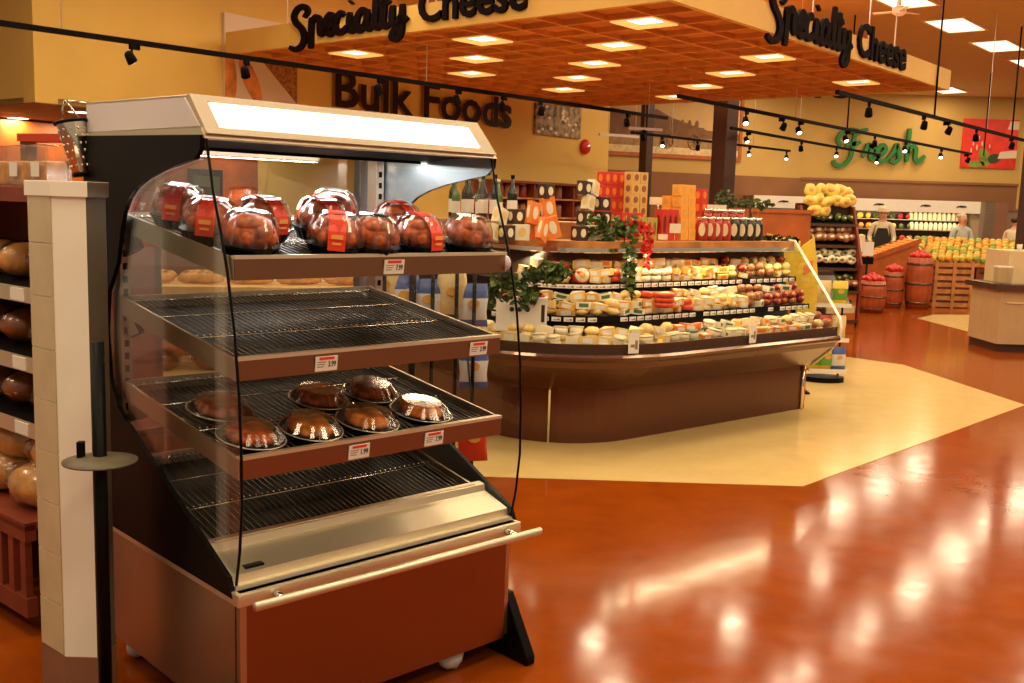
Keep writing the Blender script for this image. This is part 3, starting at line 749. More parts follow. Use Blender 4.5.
# tall domed packs
def dome_pack(kindm, sleeve):
    t = thing('roast_dome_pack', 'dome pack', 'food container')
    m = MB(); m.lathe([(.066,0),(.070,.004),(.084,.034),(.088,.036),(.088,.040),(.080,.038)], seg=44, ribs=1, rib=.018, smooth=False); m.build('ribbed_base', 'black', t)
    m = MB(); m.ball((0,0,.074), (.076,.076,.050), 0, 22, 12, jit=.04); m.ball((-.02,-.02,.100), (.045,.045,.026), 0, 12, 7, jit=.05)
    m.ball((.035,-.05,.066), (.024,.024,.022), 0, 10, 6, jit=.06); m.ball((-.035,-.05,.066), (.024,.024,.022), 0, 10, 6, jit=.06); m.build('roast_chicken', kindm, t)
    m = MB(); m.lathe([(.084,.040),(.083,.060),(.080,.090),(.068,.120),(.046,.134),(.0005,.137)], seg=36, ribs=1, rib=.04, cap=False, smooth=False); m.build('ribbed_dome', 'plastic', t)
    if sleeve:
        m = MB(); A_ = []
        for k in range(15):
            q = math.pi*k/14; A_.append((.0905*math.cos(q)*1.0, .036+.104*math.sin(q)**.8))
        vs = []; fs = []
        for (x, z) in A_: vs += [(-.030, x, z), (.022, x, z), (.022, x*.985, z-.003), (-.030, x*.985, z-.003)]
        for k in range(14):
            o_ = k*4
            for j in range(4): fs.append((o_+j, o_+(j+1) % 4, o_+4+(j+1) % 4, o_+4+j))
        m.add(vs, fs, 0)
        s_ = m.build('paper_sleeve', 'sleeve_red', t)
        m = MB(); m.cbox((-.004, -.0935, .075), (.034, .002, .012), rot=(-.12,0,0)); m.cbox((-.004,-.094,.055), (.026,.002,.006), rot=(-.05,0,0)); m.build('sleeve_print', 'orange_print', s_)
    return t
M['orange_print'] = mat('orange print', (.9, .42, .10), .5)
D1 = Kind(dome_pack('chicken', True)); D2 = Kind(dome_pack('chicken', False))
for k, x, y, r_, lab in ((D2,.115,.155,.0,'domed roast pack at the front left corner of the top shelf'), (D1,.40,.15,-.5,'red sleeved domed roast pack, second from left at the front of the top shelf'),
                   (D2,.52,.13,.3,'plain domed roast pack at the front of the top shelf, above the price label'), (D1,.715,.15,.15,'red sleeved domed roast pack, second from the right at the front of the top shelf'),
                   (D2,.93,.155,.3,'plain domed roast pack at the right end of the top shelf front row'),
                   (D1,.10,.36,-.6,'red sleeved domed roast pack behind the front left corner pack of the top shelf'), (D1,.12,.60,-.7,'red sleeved domed roast pack deepest at the left of the top shelf'),
                   (D1,.30,.40,.2,'domed pack with red sleeve in the second row, left of centre on the top shelf'), (D1,.52,.42,.1,'tall clear domed pack in the second row at the centre of the top shelf'),
                   (D1,.80,.38,.2,'red sleeved domed pack in the second row towards the right of the top shelf'), (D2,.70,.62,.2,'domed pack in the back row right of centre on the top shelf')):
    o = k.put(on(x, y, P1_, -.001), RM, lab, 'domed roast packs on the top shelf'); o.rotation_euler = rot_on(r_)

# ---------------- basket hung at the canopy
t = thing('perforated_basket', 'perforated stainless utensil cylinder with a black rim hung behind the merchandiser canopy', 'utensil holder')
p0 = Vector((-1.478, 3.43, 1.83)); p1 = Vector((-1.445, 3.43, 1.665))
zz = (p0-p1).normalized(); xx = Vector((0,1,0)).cross(zz).normalized(); yy = zz.cross(xx)
X = Matrix((xx, yy, zz)).transposed().to_4x4(); X.translation = p1
m = MB(); m.lathe([(.030,0),(.032,.003),(.047,.165)], seg=24, xf=X, cap=False); m.lathe([(.0005,.0),(.031,.0)], seg=24, xf=X, cap=False)
m.build('cylinder', 'chrome', t)
m = MB()
for i in range(12):
    for j in range(6):
        q = 2*math.pi*(i+.5*(j % 2))/12; z = .02+.024*j; r_ = .032+.015*z/.165+.0006
        m.ball((r_*math.cos(q), r_*math.sin(q), z), (.0035,.0035,.005), 0, 6, 4, xf=X)
m.build('perforation', 'lid_shine', t)
m = MB(); m.tube([(.050*math.cos(q), .050*math.sin(q), .166) for q in [2*math.pi*k/24 for k in range(24)]], .006, 6, closed=True, xf=X); m.build('rim', 'black', t)
m = MB(); m.tube([(-.024,0,.166),(-.018,0,.215),(-.004,0,.238),(.010,0,.215),(.030,0,.166)], .0035, 6, xf=X); m.tube([(-.004,0,.238),(.02,.0,.232),(.075,.02,.215)], .003, 6, xf=X); m.build('hanger', 'chrome', t)
m = MB(); m.lathe([(.033,-.012),(.033,.0)], seg=20, xf=X); m.build('base_cap', 'black', t)

# ================================================================== WALL END PILLAR, POLE
t = thing('wall_pillar', 'cream and tan tiled pillar with a white cap, left of the merchandiser', 'pillar')
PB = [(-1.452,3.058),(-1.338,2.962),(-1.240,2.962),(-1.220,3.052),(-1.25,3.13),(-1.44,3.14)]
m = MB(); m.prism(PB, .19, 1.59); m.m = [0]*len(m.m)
m.m[2] = 1; m.m[4] = 2; m.m[5] = 2  # right facets get their shade from a darker material
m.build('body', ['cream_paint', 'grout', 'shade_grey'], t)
# tile facing on the left facet
a = Vector((-1.452,3.058,0)); b = Vector((-1.338,2.962,0)); d = (b-a).normalized(); n_ = Vector((-.64,-.77,0))
m = MB()
for k in range(9):
    z0 = .195+.157*k; z1 = min(z0+.152, 1.588)
    if z1 > z0+.02:
        p = [a+d*.004, b-d*.003]; q = [v+n_*.004 for v in p]
        m.prism([(q[0].x,q[0].y),(q[1].x,q[1].y),(p[1].x,p[1].y),(p[0].x,p[0].y)], z0, z1)
m.build('tile_facing', 'tile', t)
cx, cy = -1.33, 3.05
def grow(P, g): return [(cx+(x-cx)*(1+g), cy+(y-cy)*(1+g)) for x, y in P]
m = MB(); m.prism(grow(PB, .10), 1.585, 1.630); m.m = [0]*len(m.m); m.m[4] = 1; m.m[5] = 1; m.build('cap', ['cream_paint', 'shade_grey'], t, bevel=.002)  # right side of the cap shaded by colour as well
m = MB(); m.prism(grow(PB, .03), 0, .19); m.build('base', 'base_brown', t)
t = thing('pole_stand', 'thin black upright pole carrying a flat round disc, in front of the white pillar', 'pole', (-1.15, 2.80, 0))
m = MB(); m.cyl((0,0,.012), (0,0,1.19), .0185, 18); m.build('pole', 'black', t)
m = MB(); m.lathe([(.045,.835),(.10,.848),(.101,.853),(.045,.862),(.022,.866)], seg=36); m.build('disc', 'shade_grey', t)

m = MB(); m.box(-.062,-.045,-.01,.01,.855,.905); m.build('clip', 'black', t)
m = MB(); m.lathe([(.16,0),(.16,.008),(.03,.016)], seg=30); m.build('foot_plate', 'black', t)

# ================================================================== BAKERY RACK left of the pillar
BR = thing('bread_rack', 'dark red wooden bread rack at the left edge behind the pillar', 'shelf rack', (-1.64, 3.56, 0), math.radians(-40))
m = MB(); m.box(-1.5, 0, .42, .45, .0, 1.6); m.build('back_panel', 'wood_red', BR)
for x in (-1.5, -.03): m = MB(); m.box(x, x+.03, .0, .45, .0, 1.6); m.build('side_panel', 'wood_red', BR)
m = MB(); m.box(-1.52, .02, -.03, .46, 1.56, 1.61); m.build('top_board', 'wood_red', BR)
for z in (1.28, 1.03, .79):
    m = MB(); m.prism([(-.02, z-.05), (.40, z+.02), (.40, z+.035), (-.02, z-.03)], -1.47, -.03, 'x'); s_ = m.build('shelf', 'black_matte', BR)
    m = MB(); m.box(-1.47, -.03, -.03, -.022, z-.075, z-.02); r_ = m.build('label_rail', 'steel_x', s_)
    for k in range(6): m = MB(); m.box(-1.4+.24*k, -1.30+.24*k, -.034, -.03, z-.07, z-.026); m.build('shelf_tag', 'paper' if k % 3 else 'yellow', r_)
m = MB(); m.box(-1.5, 0, -.10, .42, .40, .43); m.build('lower_shelf', 'wood_red', BR)
m = MB(); m.box(-1.5, 0, -.10, -.06, .08, .15); m.box(-1.5, 0, -.10, -.06, .36, .42)
for k in range(16): m.box(-1.48+.095*k, -1.44+.095*k, -.095, -.07, .15, .36)
m.build('slatted_base', 'wood_red', BR)
BM = BR.matrix_basis
def bread_bag(col_, nm):
    t = thing('bread_bag', 'bagged loaf', 'bread')
    m = MB(); m.ball((0,0,.055), (.10,.06,.055), 0, 14, 8, jit=.05); m.build('loaf', col_, t)
    m = MB(); m.ball((0,0,.058), (.112,.068,.060), 0, 14, 8, jit=.09); m.ball((.125,0,.05), (.03,.05,.035), 0, 8, 5, jit=.2); m.build('bag', 'plastic_bag', t)
    return t
K1 = Kind(bread_bag('bread', 1)); K2 = Kind(bread_bag('bread_dark', 2))
names = {1.28: 'top', 1.03: 'middle', .79: 'low'}
for z in (1.28, 1.03, .79):
    for k in range(5):
        kd = K2 if z != 1.28 else K1
        kd.put(BM @ Vector((-.13-.26*k, .12, z-.008)), math.radians(50), ('brown' if kd is K2 else 'pale')+' bagged loaf on the '+names[z]+' sloping shelf of the red bread rack', 'bagged loaves on the %s shelf of the bread rack' % names[z], scale=(1.1,1.1,1.2))
for k in range(4):
    for j, (yy_, zz_) in enumerate(((.05,.43), (.25,.43), (.12,.56))):
        o = K1.put(BM @ Vector((-.17-.33*k+.05*j, yy_, zz_)), math.radians(-30+20*j), 'large golden bagged round loaf on the bottom shelf of the bread rack', 'golden loaves on the bottom shelf of the bread rack', scale=(1.5, 1.7, 1.5))
def clear_box():
    t = thing('bakery_box', 'clear bakery box', 'food container', group='clear boxes on the bread rack')
    m = MB(); m.prism([(-.075,0),(.075,0),(.065,.12),(-.065,.12)], -.05, .05, 'y'); m.build('clear_shell', 'plastic_bag', t, bevel=.004)
    m = MB(); m.box(-.06, .06, -.04, .04, .004, .075); m.build('pastry', 'bread', t, bevel=.012)
    m = MB(); m.box(-.03, .03, -.053, -.051, .03, .07); m.build('box_label', 'paper', t)
    return t
KX = Kind(clear_box())
for k in range(7): KX.put(BM @ Vector((-.11-.17*k, .08, 1.612)), math.radians(-40), 'clear plastic bakery box standing on top of the red bread rack', 'clear boxes on the bread rack', scale=(1,1,1.25))

# soffit downlights over the bakery
t0 = thing('downlight', 'round downlight', 'ceiling light')
m = MB(); m.lathe([(.13,-.004),(.16,-.002),(.16,.0)], seg=24); m.build('ring', 'frame_cream', t0)
m = MB(); m.lathe([(.0005,-.010),(.125,-.008),(.125,.0)], seg=24, cap=False); m.build('lens', 'lamp_white', t0)
area('lamp_light', .24, 16, (1, .80, .5), t0, (0,0,-.02))
KD = Kind(t0)
for (px, py, lab) in ((18,118,'leftmost glowing downlight in the brown bakery soffit'), (33,127,'second glowing downlight in the bakery soffit, lower and further back'), (80,112,'glowing downlight in the bakery soffit beside the hanging basket'), (53,131,'small far downlight in the bakery soffit above the red strip')):
    d_ = FW+RT*((px-512)/FPX)+UP*((341.5-py)/FPX); k_ = (2.528-CH)/d_.z
    KD.put(Vector((d_.x*k_, d_.y*k_, 2.528)), 0, lab, 'downlights in the bakery soffit')
for s_, o_ in ((-7, -2), (-9.5, -2.2), (-6.2, -3.6)):
    p = W1(s_, o_, 2.528); KD.put(p, 0, 'round downlight in the bakery soffit hidden behind the merchandiser canopy', 'hidden downlights in the bakery soffit')

# bakery counter and ovens in the recess
t = thing('bakery_wall_unit', 'orange lit back panel with dark ovens seen through the merchandiser', 'oven wall', W1(-8.2, -2.6), math.radians(52))
m = MB(); m.box(-2.6, 1.9, 0, .3, 0, 2.5); m.build('panel', 'wood_orange_lit', t) if 'wood_orange_lit' in M else m.build('panel', 'wood_orange', t)
for (a_, b_, c_, d_) in ((-1.9,-1.3,1.35,2.0), (-.9,.2,1.45,1.85), (.6,1.2,1.3,2.0)):
    m = MB(); m.box(a_, b_, -.04, 0, c_, d_); w_ = m.build('oven_door', 'black', t)
    m = MB(); m.box(a_+.06, b_-.06, -.05, -.04, c_+.08, d_-.1); m.build('oven_window', 'pr_dark', w_)
m = MB(); m.box(-2.6, 1.9, -.9, -.3, 0, 1.0, 0); m.box(-2.65, 1.95, -.95, -.25, 1.0, 1.05, 1); m.build('counter', ['base_brown', 'wood_pale'], t)
t = thing('bakery_partition', 'brown partition with a red strip on top in the bakery, behind the hanging basket', 'partition', (-5.15, 8.6, 0), math.radians(-20))
m = MB(); m.box(1.95, 2.6, 0, .12, 0, 1.98); m.box(1.31, 1.36, 0, .12, 0, 1.98); m.build('panel', 'base_brown', t)
m = MB(); m.box(1.31, 2.6, -.03, .15, 1.98, 2.04); m.build('red_strip', 'red_strip', t)
M_ = None
# pale table with breads behind the merchandiser
BT = thing('bread_table', 'pale wooden two level bread table seen through the merchandiser', 'display table', (-1.75, 6.1, 0), math.radians(14))
m = MB(); m.box(-1.2, .95, -.35, .45, 1.04, 1.09); m.build('top', 'wood_pale', BT)
m = MB(); m.box(-1.18, .93, -.33, .43, .95, 1.04); m.build('apron', 'wood', BT)
m = MB(); m.box(-1.15, .9, -.33, .43, .55, .58); m.build('lower_shelf', 'wood_pale', BT)
m = MB(); m.box(-1.18, .93, -.30, .42, 0, .12); m.build('plinth', 'wood_red', BT)
for x in (-1.18, .87): 
    for y in (-.33, .37): m = MB(); m.box(x, x+.06, y, y+.06, .12, .95); m.build('leg', 'wood', BT)
TM = BT.matrix_basis
t = thing('baguette', 'baguette', 'bread')
m = MB(); m.tube([(-.22,0,.032),(-.18,0,.034),(-.08,0,.036),(.08,0,.036),(.18,0,.034),(.22,0,.032)], [.012,.028,.034,.034,.028,.012], 10); m.build('loaf', 'bread', t)
m = MB(); 
for k in range(5): m.cbox((-.14+.07*k, 0, .068), (.05,.010,.006), rot=(0,.0,.6))
m.build('score_mark', 'bread_dark', t)
KB_ = Kind(t)
for k in range(14): KB_.put(TM @ Vector((-.95+.28*(k % 7), -.15+.22*(k//7), 1.09)), math.radians(14+8*((k*7) % 3-1)), 'golden baguette lying on top of the pale bread table', 'baguettes on the bread table', scale=(.6,1,1))
for k in range(6): K2.put(TM @ Vector((-.95+.3*k, -.12, .58)), math.radians(20), 'dark bagged loaf on the lower shelf of the pale bread table', 'bagged loaves on the lower shelf of the bread table', scale=(1.1,1.3,1.1))

# wire rack with snack bags between merchandiser and island
SR = thing('wire_bag_rack', 'black wire rack of snack bags seen behind the right end of the merchandiser', 'display rack', (-.52, 5.05, 0), math.radians(10))
for x in (-.12, .02, .12, .24, .33):
    m = MB(); m.cyl((x, 0, .02), (x, 0, 1.30), .010 if x != .02 else .018, 8); m.build('upright', 'black', SR)
m = MB(); m.box(-.16, .38, -.2, .25, 0, .03); m.build('base', 'black', SR)
m = MB()
for z in (.45, .85, 1.27): m.cyl((-.14, 0, z), (.36, 0, z), .006, 6)
m.build('crossbar', 'black', SR)
SM = SR.matrix_basis
def snack_bag(cols, nm='snack_bag'):
    t = thing(nm, 'snack bag', 'snack bag')
    m = MB(); n = 7; vs = []; fs = []
    for j in range(n):
        v = j/(n-1); z = .22*v; th = .032*math.sin(math.pi*min(1, max(0, (v-.04)/.92)))**.6; w_ = .075+.004*math.cos(v*9)
        for i in range(9):
            q = 2*math.pi*i/9; vs.append((w_*math.cos(q)*(1 if abs(math.cos(q)) > .4 else .9), th*math.sin(q)+.001, z))
    for j in range(n-1):
        for i in range(9): fs.append((j*9+i, j*9+(i+1) % 9, (j+1)*9+(i+1) % 9, (j+1)*9+i))
    m.add(vs, fs, [0 if (k//9) in (0, 4, 5) else 1 for k in range(len(fs))], True); m.build('pouch', cols, t)
    m = MB(); m.prism(oval(0, .12, .03, .022), -.036, -.030, 'y'); m.build('printed_patch', 'ch_gold', t)
    return t
M['bag_blue'] = mat('blue bag', (.08, .12, .35), .3); M['bag_white'] = mat('white bag', (.66, .66, .62), .3); M['bag_cream'] = mat('cream bag', (.72, .55, .26), .3); M['bag_red'] = mat('red bag', (.62, .05, .02), .3)
M['bag_green'] = mat('green bag', (.12, .35, .04), .3)
SB1, SB2, SB3, SB4 = Kind(snack_bag(['bag_blue','bag_white'])), Kind(snack_bag(['bag_cream','bag_cream'])), Kind(snack_bag(['bag_red','bag_red'])), Kind(snack_bag(['yellow','bag_green']))
for kd, x, z, lab in ((SB2,-.12,1.07,'cream snack bag at the top left of the black wire rack'), (SB1,-.02,1.02,'blue and white snack bag hanging at the top of the black wire rack'), (SB1,.10,1.0,'white and blue snack bag right of another at the top of the black wire rack'),
                      (SB2,.22,1.04,'cream snack bag at the top right of the black wire rack'), (SB1,.33,.98,'white snack bag hanging at the right side of the black wire rack'), (SB1,.34,.66,'white and blue snack bag hanging low at the right of the black wire rack')):
    o = kd.put(SM @ Vector((x, .055, z)), math.radians(10), lab, 'bags on the black wire rack')
SB3.put(Vector((-.176, 4.795, .37)), .3, 'red snack bag hanging low behind the third shelf of the merchandiser')
m = MB(); m.cyl((.30,-.28,.03), (.30,-.28,.60), .006, 6); m.cyl((.30,-.28,.58),(.30,0,.85), .005, 6); m.build('low_arm', 'black', SR)

# ================================================================== CHEESE ISLAND
IS = thing('cheese_island', 'long refrigerated cheese counter with brown curved base, three tiers and wooden top', 'refrigerated counter', (1.17, 7.26, 0), math.radians(40))
IM = IS.matrix_basis
TS, TA = 2.10, 1.0          # straight part, then the rounded corner
def IP(t, n, shear=True):
    """point of the front line at parameter t moved out by n (island coordinates), and the outward angle"""
    if t <= TS:
        x = 1.62-t
        if shear: x += -.42*n*max(0, 1-t/.9)
        return Vector((x, -n, 0)), 0.0
    if t <= TS+TA:
        ph = (t-TS)/TA*math.pi/2; r = .65+n
        return Vector((-.48-r*math.sin(ph), .65-r*math.cos(ph), 0)), ph
    return Vector((-.48-.65-n, .65+(t-TS-TA), 0)), math.pi/2
TT = [0, .3, .6, .9, 1.3, 1.7, 2.1]+[2.1+TA*k/12 for k in range(1, 13)]+[3.4, 3.8, 4.2, 4.6]
def sweep(prof, name, mt, parent=IS, ts=TT, smooth=False, m_=0, bevel=0):
    """closed profile [(n,z)] swept along the front line"""
    m = MB(); P = len(prof); vs = []; fs = []
    for t in ts:
        for (n, z) in prof:
            p, _ = IP(t, n); vs.append((p.x, p.y, z))
    L = len(ts)
    for i in range(L-1):
        for k in range(P): fs.append((i*P+k, (i+1)*P+k, (i+1)*P+(k+1) % P, i*P+(k+1) % P))
    fs.append(list(range(P))); fs.append([(L-1)*P+k for k in range(P)][::-1])
    m.add(vs, fs, 0, smooth); return m.build(name, mt, parent, bevel=bevel)
M['island_base'] = brushed('brown laminate', (.13, .042, .018), .2, 'x', 6); 
for n_ in M['island_base'].node_tree.nodes:
    if n_.type == 'BSDF_PRINCIPLED': n_.inputs['Metallic'].default_value = .35
M['island_dark'] = mat('dark brown interior', (.05, .022, .012), .35)
M['bumper'] = mat('bumper', (.16, .09, .06), .2, .7)
M['tray'] = mat('tray', (.10, .07, .05), .4)
M['tagrail'] = mat('pale tag rail', (.50, .38, .24), .5)
M['red_strip'] = mat('red strip', (.50, .05, .015), .5)
M['redpanel'] = mat('red end panel', (.52, .035, .02), .35)
TS1 = [t for t in TT]
sweep([(0,0.0),(.0,.385),(-.25,.385),(-.25,0)], 'base', 'island_base')
sweep([(-.25,.37),(.03,.37),(.10,.40),(.36,.575),(.385,.62),(-.25,.62)], 'flared_skirt', 'island_base')
sweep([(.36,.615),(.40,.62),(.425,.635),(.43,.655),(.41,.67),(.36,.665)], 'bumper_rail', 'bumper')
sweep([(-.25,.60),(.372,.62),(.385,.66),(.385,.735),(.372,.735),(.355,.66),(-.25,.66)], 'front_band', 'island_dark')
sweep([(.382,.71),(.386,.71),(.395,.80),(.391,.80)], 'low_glass', 'glass')
sweep([(-.62,.60),(-.25,.60),(-.25,.66),(-.40,1.32),(-.62,1.32)], 'back_riser', 'island_dark')
sweep([(-.30,.655),(.345,.665),(.345,.675),(-.30,.72)], 'lower_deck', 'tray')
# tiers
def tier(n1, z, depth, tags):
    s_ = sweep([(n1,z-.015),(n1,z),(n1-depth,z+.03),(n1-depth,z+.01)], 'tier_shelf', 'tray')
    r_ = sweep([(n1+.006,z-.03),(n1+.012,z-.028),(n1+.006,z+.010),(n1,z+.010)], 'tag_rail', 'black_matte', s_)
    return s_
T2_ = tier(.0, .865, .36, 1); T3_ = tier(-.20, 1.07, .25, 1)
def tagm(t, n, z, w_=.05, h_=.032, mt='paper', parent=None, name='price_tag'):
    p, a = IP(t, n); X = Matrix.Translation((p.x, p.y, z)) @ Matrix.Rotation(-a, 4, 'Z')
    m = MB(); m.box(-w_/2, w_/2, -.004, 0, -h_/2, h_/2, 0, X); m.box(-w_*.3, w_*.1, -.005, -.004, -h_*.2, -h_*.05, 1, X); m.box(w_*.12, w_*.38, -.005, -.004, -h_*.3, h_*.15, 1, X)
    m.build(name, [mt, 'grey_wall'], parent)
for k in range(40):
    t_ = .06+.078*k
    if random.random() < .9: tagm(t_, .013, .852, .062, .028, parent=T2_)
for k in range(38):
    t_ = .06+.080*k
    if random.random() < .92: tagm(t_, -.187, 1.058, .064, .028, parent=T3_)
for t_ in (1.26, 2.3): tagm(t_, .402, .745, .075, .13, parent=IS, name='hanging_sign')
# top ledge: wooden front, pale boards over the island
sweep([(-.26,1.29),(-.25,1.30),(-.25,1.365),(-.62,1.365),(-.62,1.29)], 'top_ledge', 'wood', bevel=0)
m = MB()
poly = [IP(t, -.58)[0] for t in TT]
poly = [(p.x, p.y) for p in poly]+[(1.9, 3.0)]
m.prism(poly, 1.325, 1.366); m.build('top_board', 'wood', IS)
m = MB(); m.prism([(x, y) for x, y in [(1.55,.55),(-.55,.55),(-.55,3.0),(1.7,3.0)]], 0, 1.325); m.build('core', 'island_dark', IS)
sweep([(-.246,1.285),(-.240,1.29),(-.240,1.318),(-.246,1.32)], 'chrome_trim', 'chrome')
sweep([(-.30,1.262),(-.27,1.262),(-.27,1.285),(-.30,1.285)], 'tier_lamp', 'tier_lit') if 'tier_lit' in M else None
# glazed right end with its cream edge
endp = [(.40,.655),(.415,.73),(.40,.79),(.20,.98),(-.25,1.365),(-.62,1.365),(-.62,.62),(.38,.62)]
def endpoly(off, pts, name, mt, th=.008):
    m = MB(); vs = []
    for (n, z) in pts: p, _ = IP(0, n); vs.append((p.x+off, p.y, z))
    for (n, z) in pts: p, _ = IP(0, n); vs.append((p.x+off+th, p.y, z))
    k = len(pts); m.add(vs, [list(range(k)), list(range(k, 2*k))[::-1]]+[(i, k+i, k+(i+1) % k, (i+1) % k) for i in range(k)]); return m.build(name, mt, IS)
endpoly(.004, endp, 'end_glass', 'glass')
m = MB(); pts = []
for (n, z) in [(-.60,1.375)]+endp[4::-1][0:0]+[(-.25,1.372),(.20,.985),(.405,.795),(.42,.73),(.41,.65),(.30,.53),(.10,.395)]:
    p, _ = IP(0, n); pts.append((p.x+.008, p.y, z))
m.tube(pts, .011, 6, smooth=False); m.build('cream_edge', 'cream_paint', IS)
endpoly(.003, [(0,.0),(.0,.39),(.10,.40),(-.0,.40),(-.45,.40),(-.45,0)], 'red_end_panel', 'redpanel', .03)
p, _ = IP(0, .01); m = MB(); m.cyl((p.x-.02, p.y, .0), (p.x-.02, p.y, .385), .016, 10); m.build('chrome_post', 'chrome', IS)
p, _ = IP(2.66, .01); m = MB(); m.box(p.x-.006, p.x+.006, p.y-.004, p.y+.004, 0, .37); m.build('seam', 'chrome', IS)
area('tier_light', 2.0, 9, (1, .80, .45), IS, (.55, .18, 1.27), (math.radians(-30), 0, 0), size_y=.05)
area('tier_light', .6, 4, (1, .80, .45), IS, (-.80, .75, 1.27), (math.radians(-30), 0, math.radians(-60)), size_y=.05)

# ---------------- goods on the island
def pk(name, cat, build):
    o = build(); o.name = name; tag(o, name, cat); return o
def m_wedge(c, l):
    def f():
        m = MB(); m.prism([(-.055,-.03),(.055,-.03),(.05,.0),(-.0,.045)], 0, .045, 'z', 0); m.prism([(-.03,-.0315),(.03,-.0315),(.03,-.030),(-.03,-.030)], .008, .036, 'z', 1); m.box(-.02,.02,-.02,.015,.0452,.0465,1); return m.build('w', [c, l], bevel=.004)
    return f
def m_block(c, l, s=(.05,.035,.04)):
    def f():
        m = MB(); m.box(-s[0], s[0], -s[1], s[1], 0, s[2], 0); m.box(-s[0]*.6, s[0]*.6, -s[1]-.001, -s[1], s[2]*.25, s[2]*.8, 1); m.box(-s[0]*.55, s[0]*.55, -s[1]*.5, s[1]*.5, s[2], s[2]+.001, 1); return m.build('b', [c, l], bevel=.004)
    return f
def m_tub(c, l):
    def f():
        m = MB(); m.lathe([(.036,0),(.042,.045)], seg=14, m=0); m.lathe([(.045,.045),(.045,.052)], seg=14, m=1); return m.build('t', [c, l])
    return f
def m_wheel(c, l):
    def f():
        m = MB(); m.lathe([(.045,0),(.052,.008),(.052,.030),(.046,.038)], seg=18, m=0); m.lathe([(.028,.038),(.028,.0395)], seg=14, m=1); return m.build('wh', [c, l])
    return f
def m_bag(c, l):
    def f():
        m = MB(); m.ball((0,0,.03), (.05,.035,.03), 0, 10, 6, jit=.12); m.ball((0,-.006,.035), (.03,.032,.02), 1, 8, 5, jit=.1); return m.build('g', [c, l])
    return f
KK = {
 'white wedge': Kind(pk('cheese_wedge','cheese', m_wedge('ch_white','lab_cream'))), 'yellow wedge': Kind(pk('cheese_wedge','cheese', m_wedge('ch_yellow','paper'))),
 'gold wedge': Kind(pk('cheese_wedge','cheese', m_wedge('ch_gold','paper'))), 'white block': Kind(pk('cheese_block','cheese', m_block('ch_white','lab_green'))),
 'yellow block': Kind(pk('cheese_block','cheese', m_block('ch_yellow','lab_orange'))), 'orange block': Kind(pk('cheese_block','cheese', m_block('lab_orange','paper'))),
 'cream tub': Kind(pk('cheese_tub','cheese tub', m_tub('ch_white','lab_cream'))), 'green lidded tub': Kind(pk('cheese_tub','cheese tub', m_tub('ch_white','lab_green'))),
 'pale round': Kind(pk('cheese_round','cheese', m_wheel('ch_white','lab_orange'))), 'red waxed round': Kind(pk('cheese_round','cheese', m_wheel('ch_red','ch_yellow'))),
 'brown smoked': Kind(pk('smoked_pack','smoked food', m_bag('ch_brown','ch_gold'))), 'dark red meat': Kind(pk('meat_pack','meat pack', m_bag('dark_wine','lab_orange'))), 'pale snack': Kind(pk('snack_pack','snack pack', m_bag('ch_yellow','ch_white'))),
}
WORD = {'white wedge':'white cheese wedge','yellow wedge':'yellow cheese wedge','gold wedge':'deep gold cheese wedge','white block':'white cheese block, green label','yellow block':'yellow cheese block, orange label','orange block':'orange wrapped cheese block',
 'cream tub':'cream coloured cheese tub','green lidded tub':'white tub with a green lid','pale round':'small pale cheese round','red waxed round':'red waxed cheese round','brown smoked':'brown smoked food pack','dark red meat':'dark red meat pack','pale snack':'pale yellow snack pack'}
def zone(t):
    return 'of the cheese island, right end' if t < .7 else 'of the cheese island, middle' if t < 1.6 else 'of the cheese island, left half' if t < 2.2 else 'at the rounded corner of the cheese island'
def goods(tname, rows, z_of, cellw, choose, levels):
    for n in rows:
        t_ = .07
        while t_ < 3.25:
            r_ = (.65+n)/.64 if t_ > TS else 1
            kd = choose(t_)
            lv = levels(t_, n)
            for l in range(lv):
                p, a = IP(t_, n+random.uniform(-.008,.008)); P = IM @ Vector((p.x, p.y, z_of(n)+l*.044))
                k2 = kd if random.random() < .8 else choose(t_)
                z_ = zone(t_)
                KK[k2].put(P, math.radians(40)-a+random.uniform(-.5,.5), '%s, %s %s' % (WORD[k2], tname, z_), '%s packs, %s, %s' % (k2, tname, z_), scale=(random.uniform(.85,1.2), random.uniform(.85,1.15), random.uniform(.9,1.25)), rot=(random.uniform(-.15,.25), random.uniform(-.2,.2), math.radians(40)-a+random.uniform(-.5,.5)))
            t_ += cellw*random.uniform(.93,1.12)/max(.35, r_)
def ch3(t):
    if t < .75: return random.choice(['brown smoked','dark red meat','yellow wedge','pale snack'])
    if t < 1.15: return random.choice(['yellow wedge','gold wedge','yellow block','white wedge'])
    if t < 1.7: return random.choice(['white wedge','yellow wedge','white wedge','gold wedge','pale round'])
    return random.choice(['yellow wedge','white wedge','pale round','red waxed round','yellow block'])
def ch2(t):
    if t < .8: return random.choice(['dark red meat','brown smoked','white block','dark red meat'])
    if t < 1.25: return random.choice(['pale snack','white wedge','yellow wedge','cream tub'])
    if t < 1.8: return random.choice(['gold wedge','yellow wedge','red waxed round'])
    return random.choice(['yellow wedge','white block','gold wedge','pale snack'])
def ch1(t):
    if t < .6: return random.choice(['cream tub','pale snack','brown smoked','white block'])
    if t < 1.2: return random.choice(['orange block','yellow block','white wedge','cream tub'])
    if t < 1.9: return random.choice(['green lidded tub','white block','cream tub','orange block'])
    return random.choice(['white wedge','cream tub','yellow wedge','pale snack'])
goods('lower deck', (.28, .16), lambda n: .676, .105, ch1, lambda t, n: 2 if n > .2 else 3)
goods('middle tier', (-.06, -.17), lambda n: .868+.03*(-n)/.36, .105, ch2, lambda t, n: 2 if n > -.1 else 3)
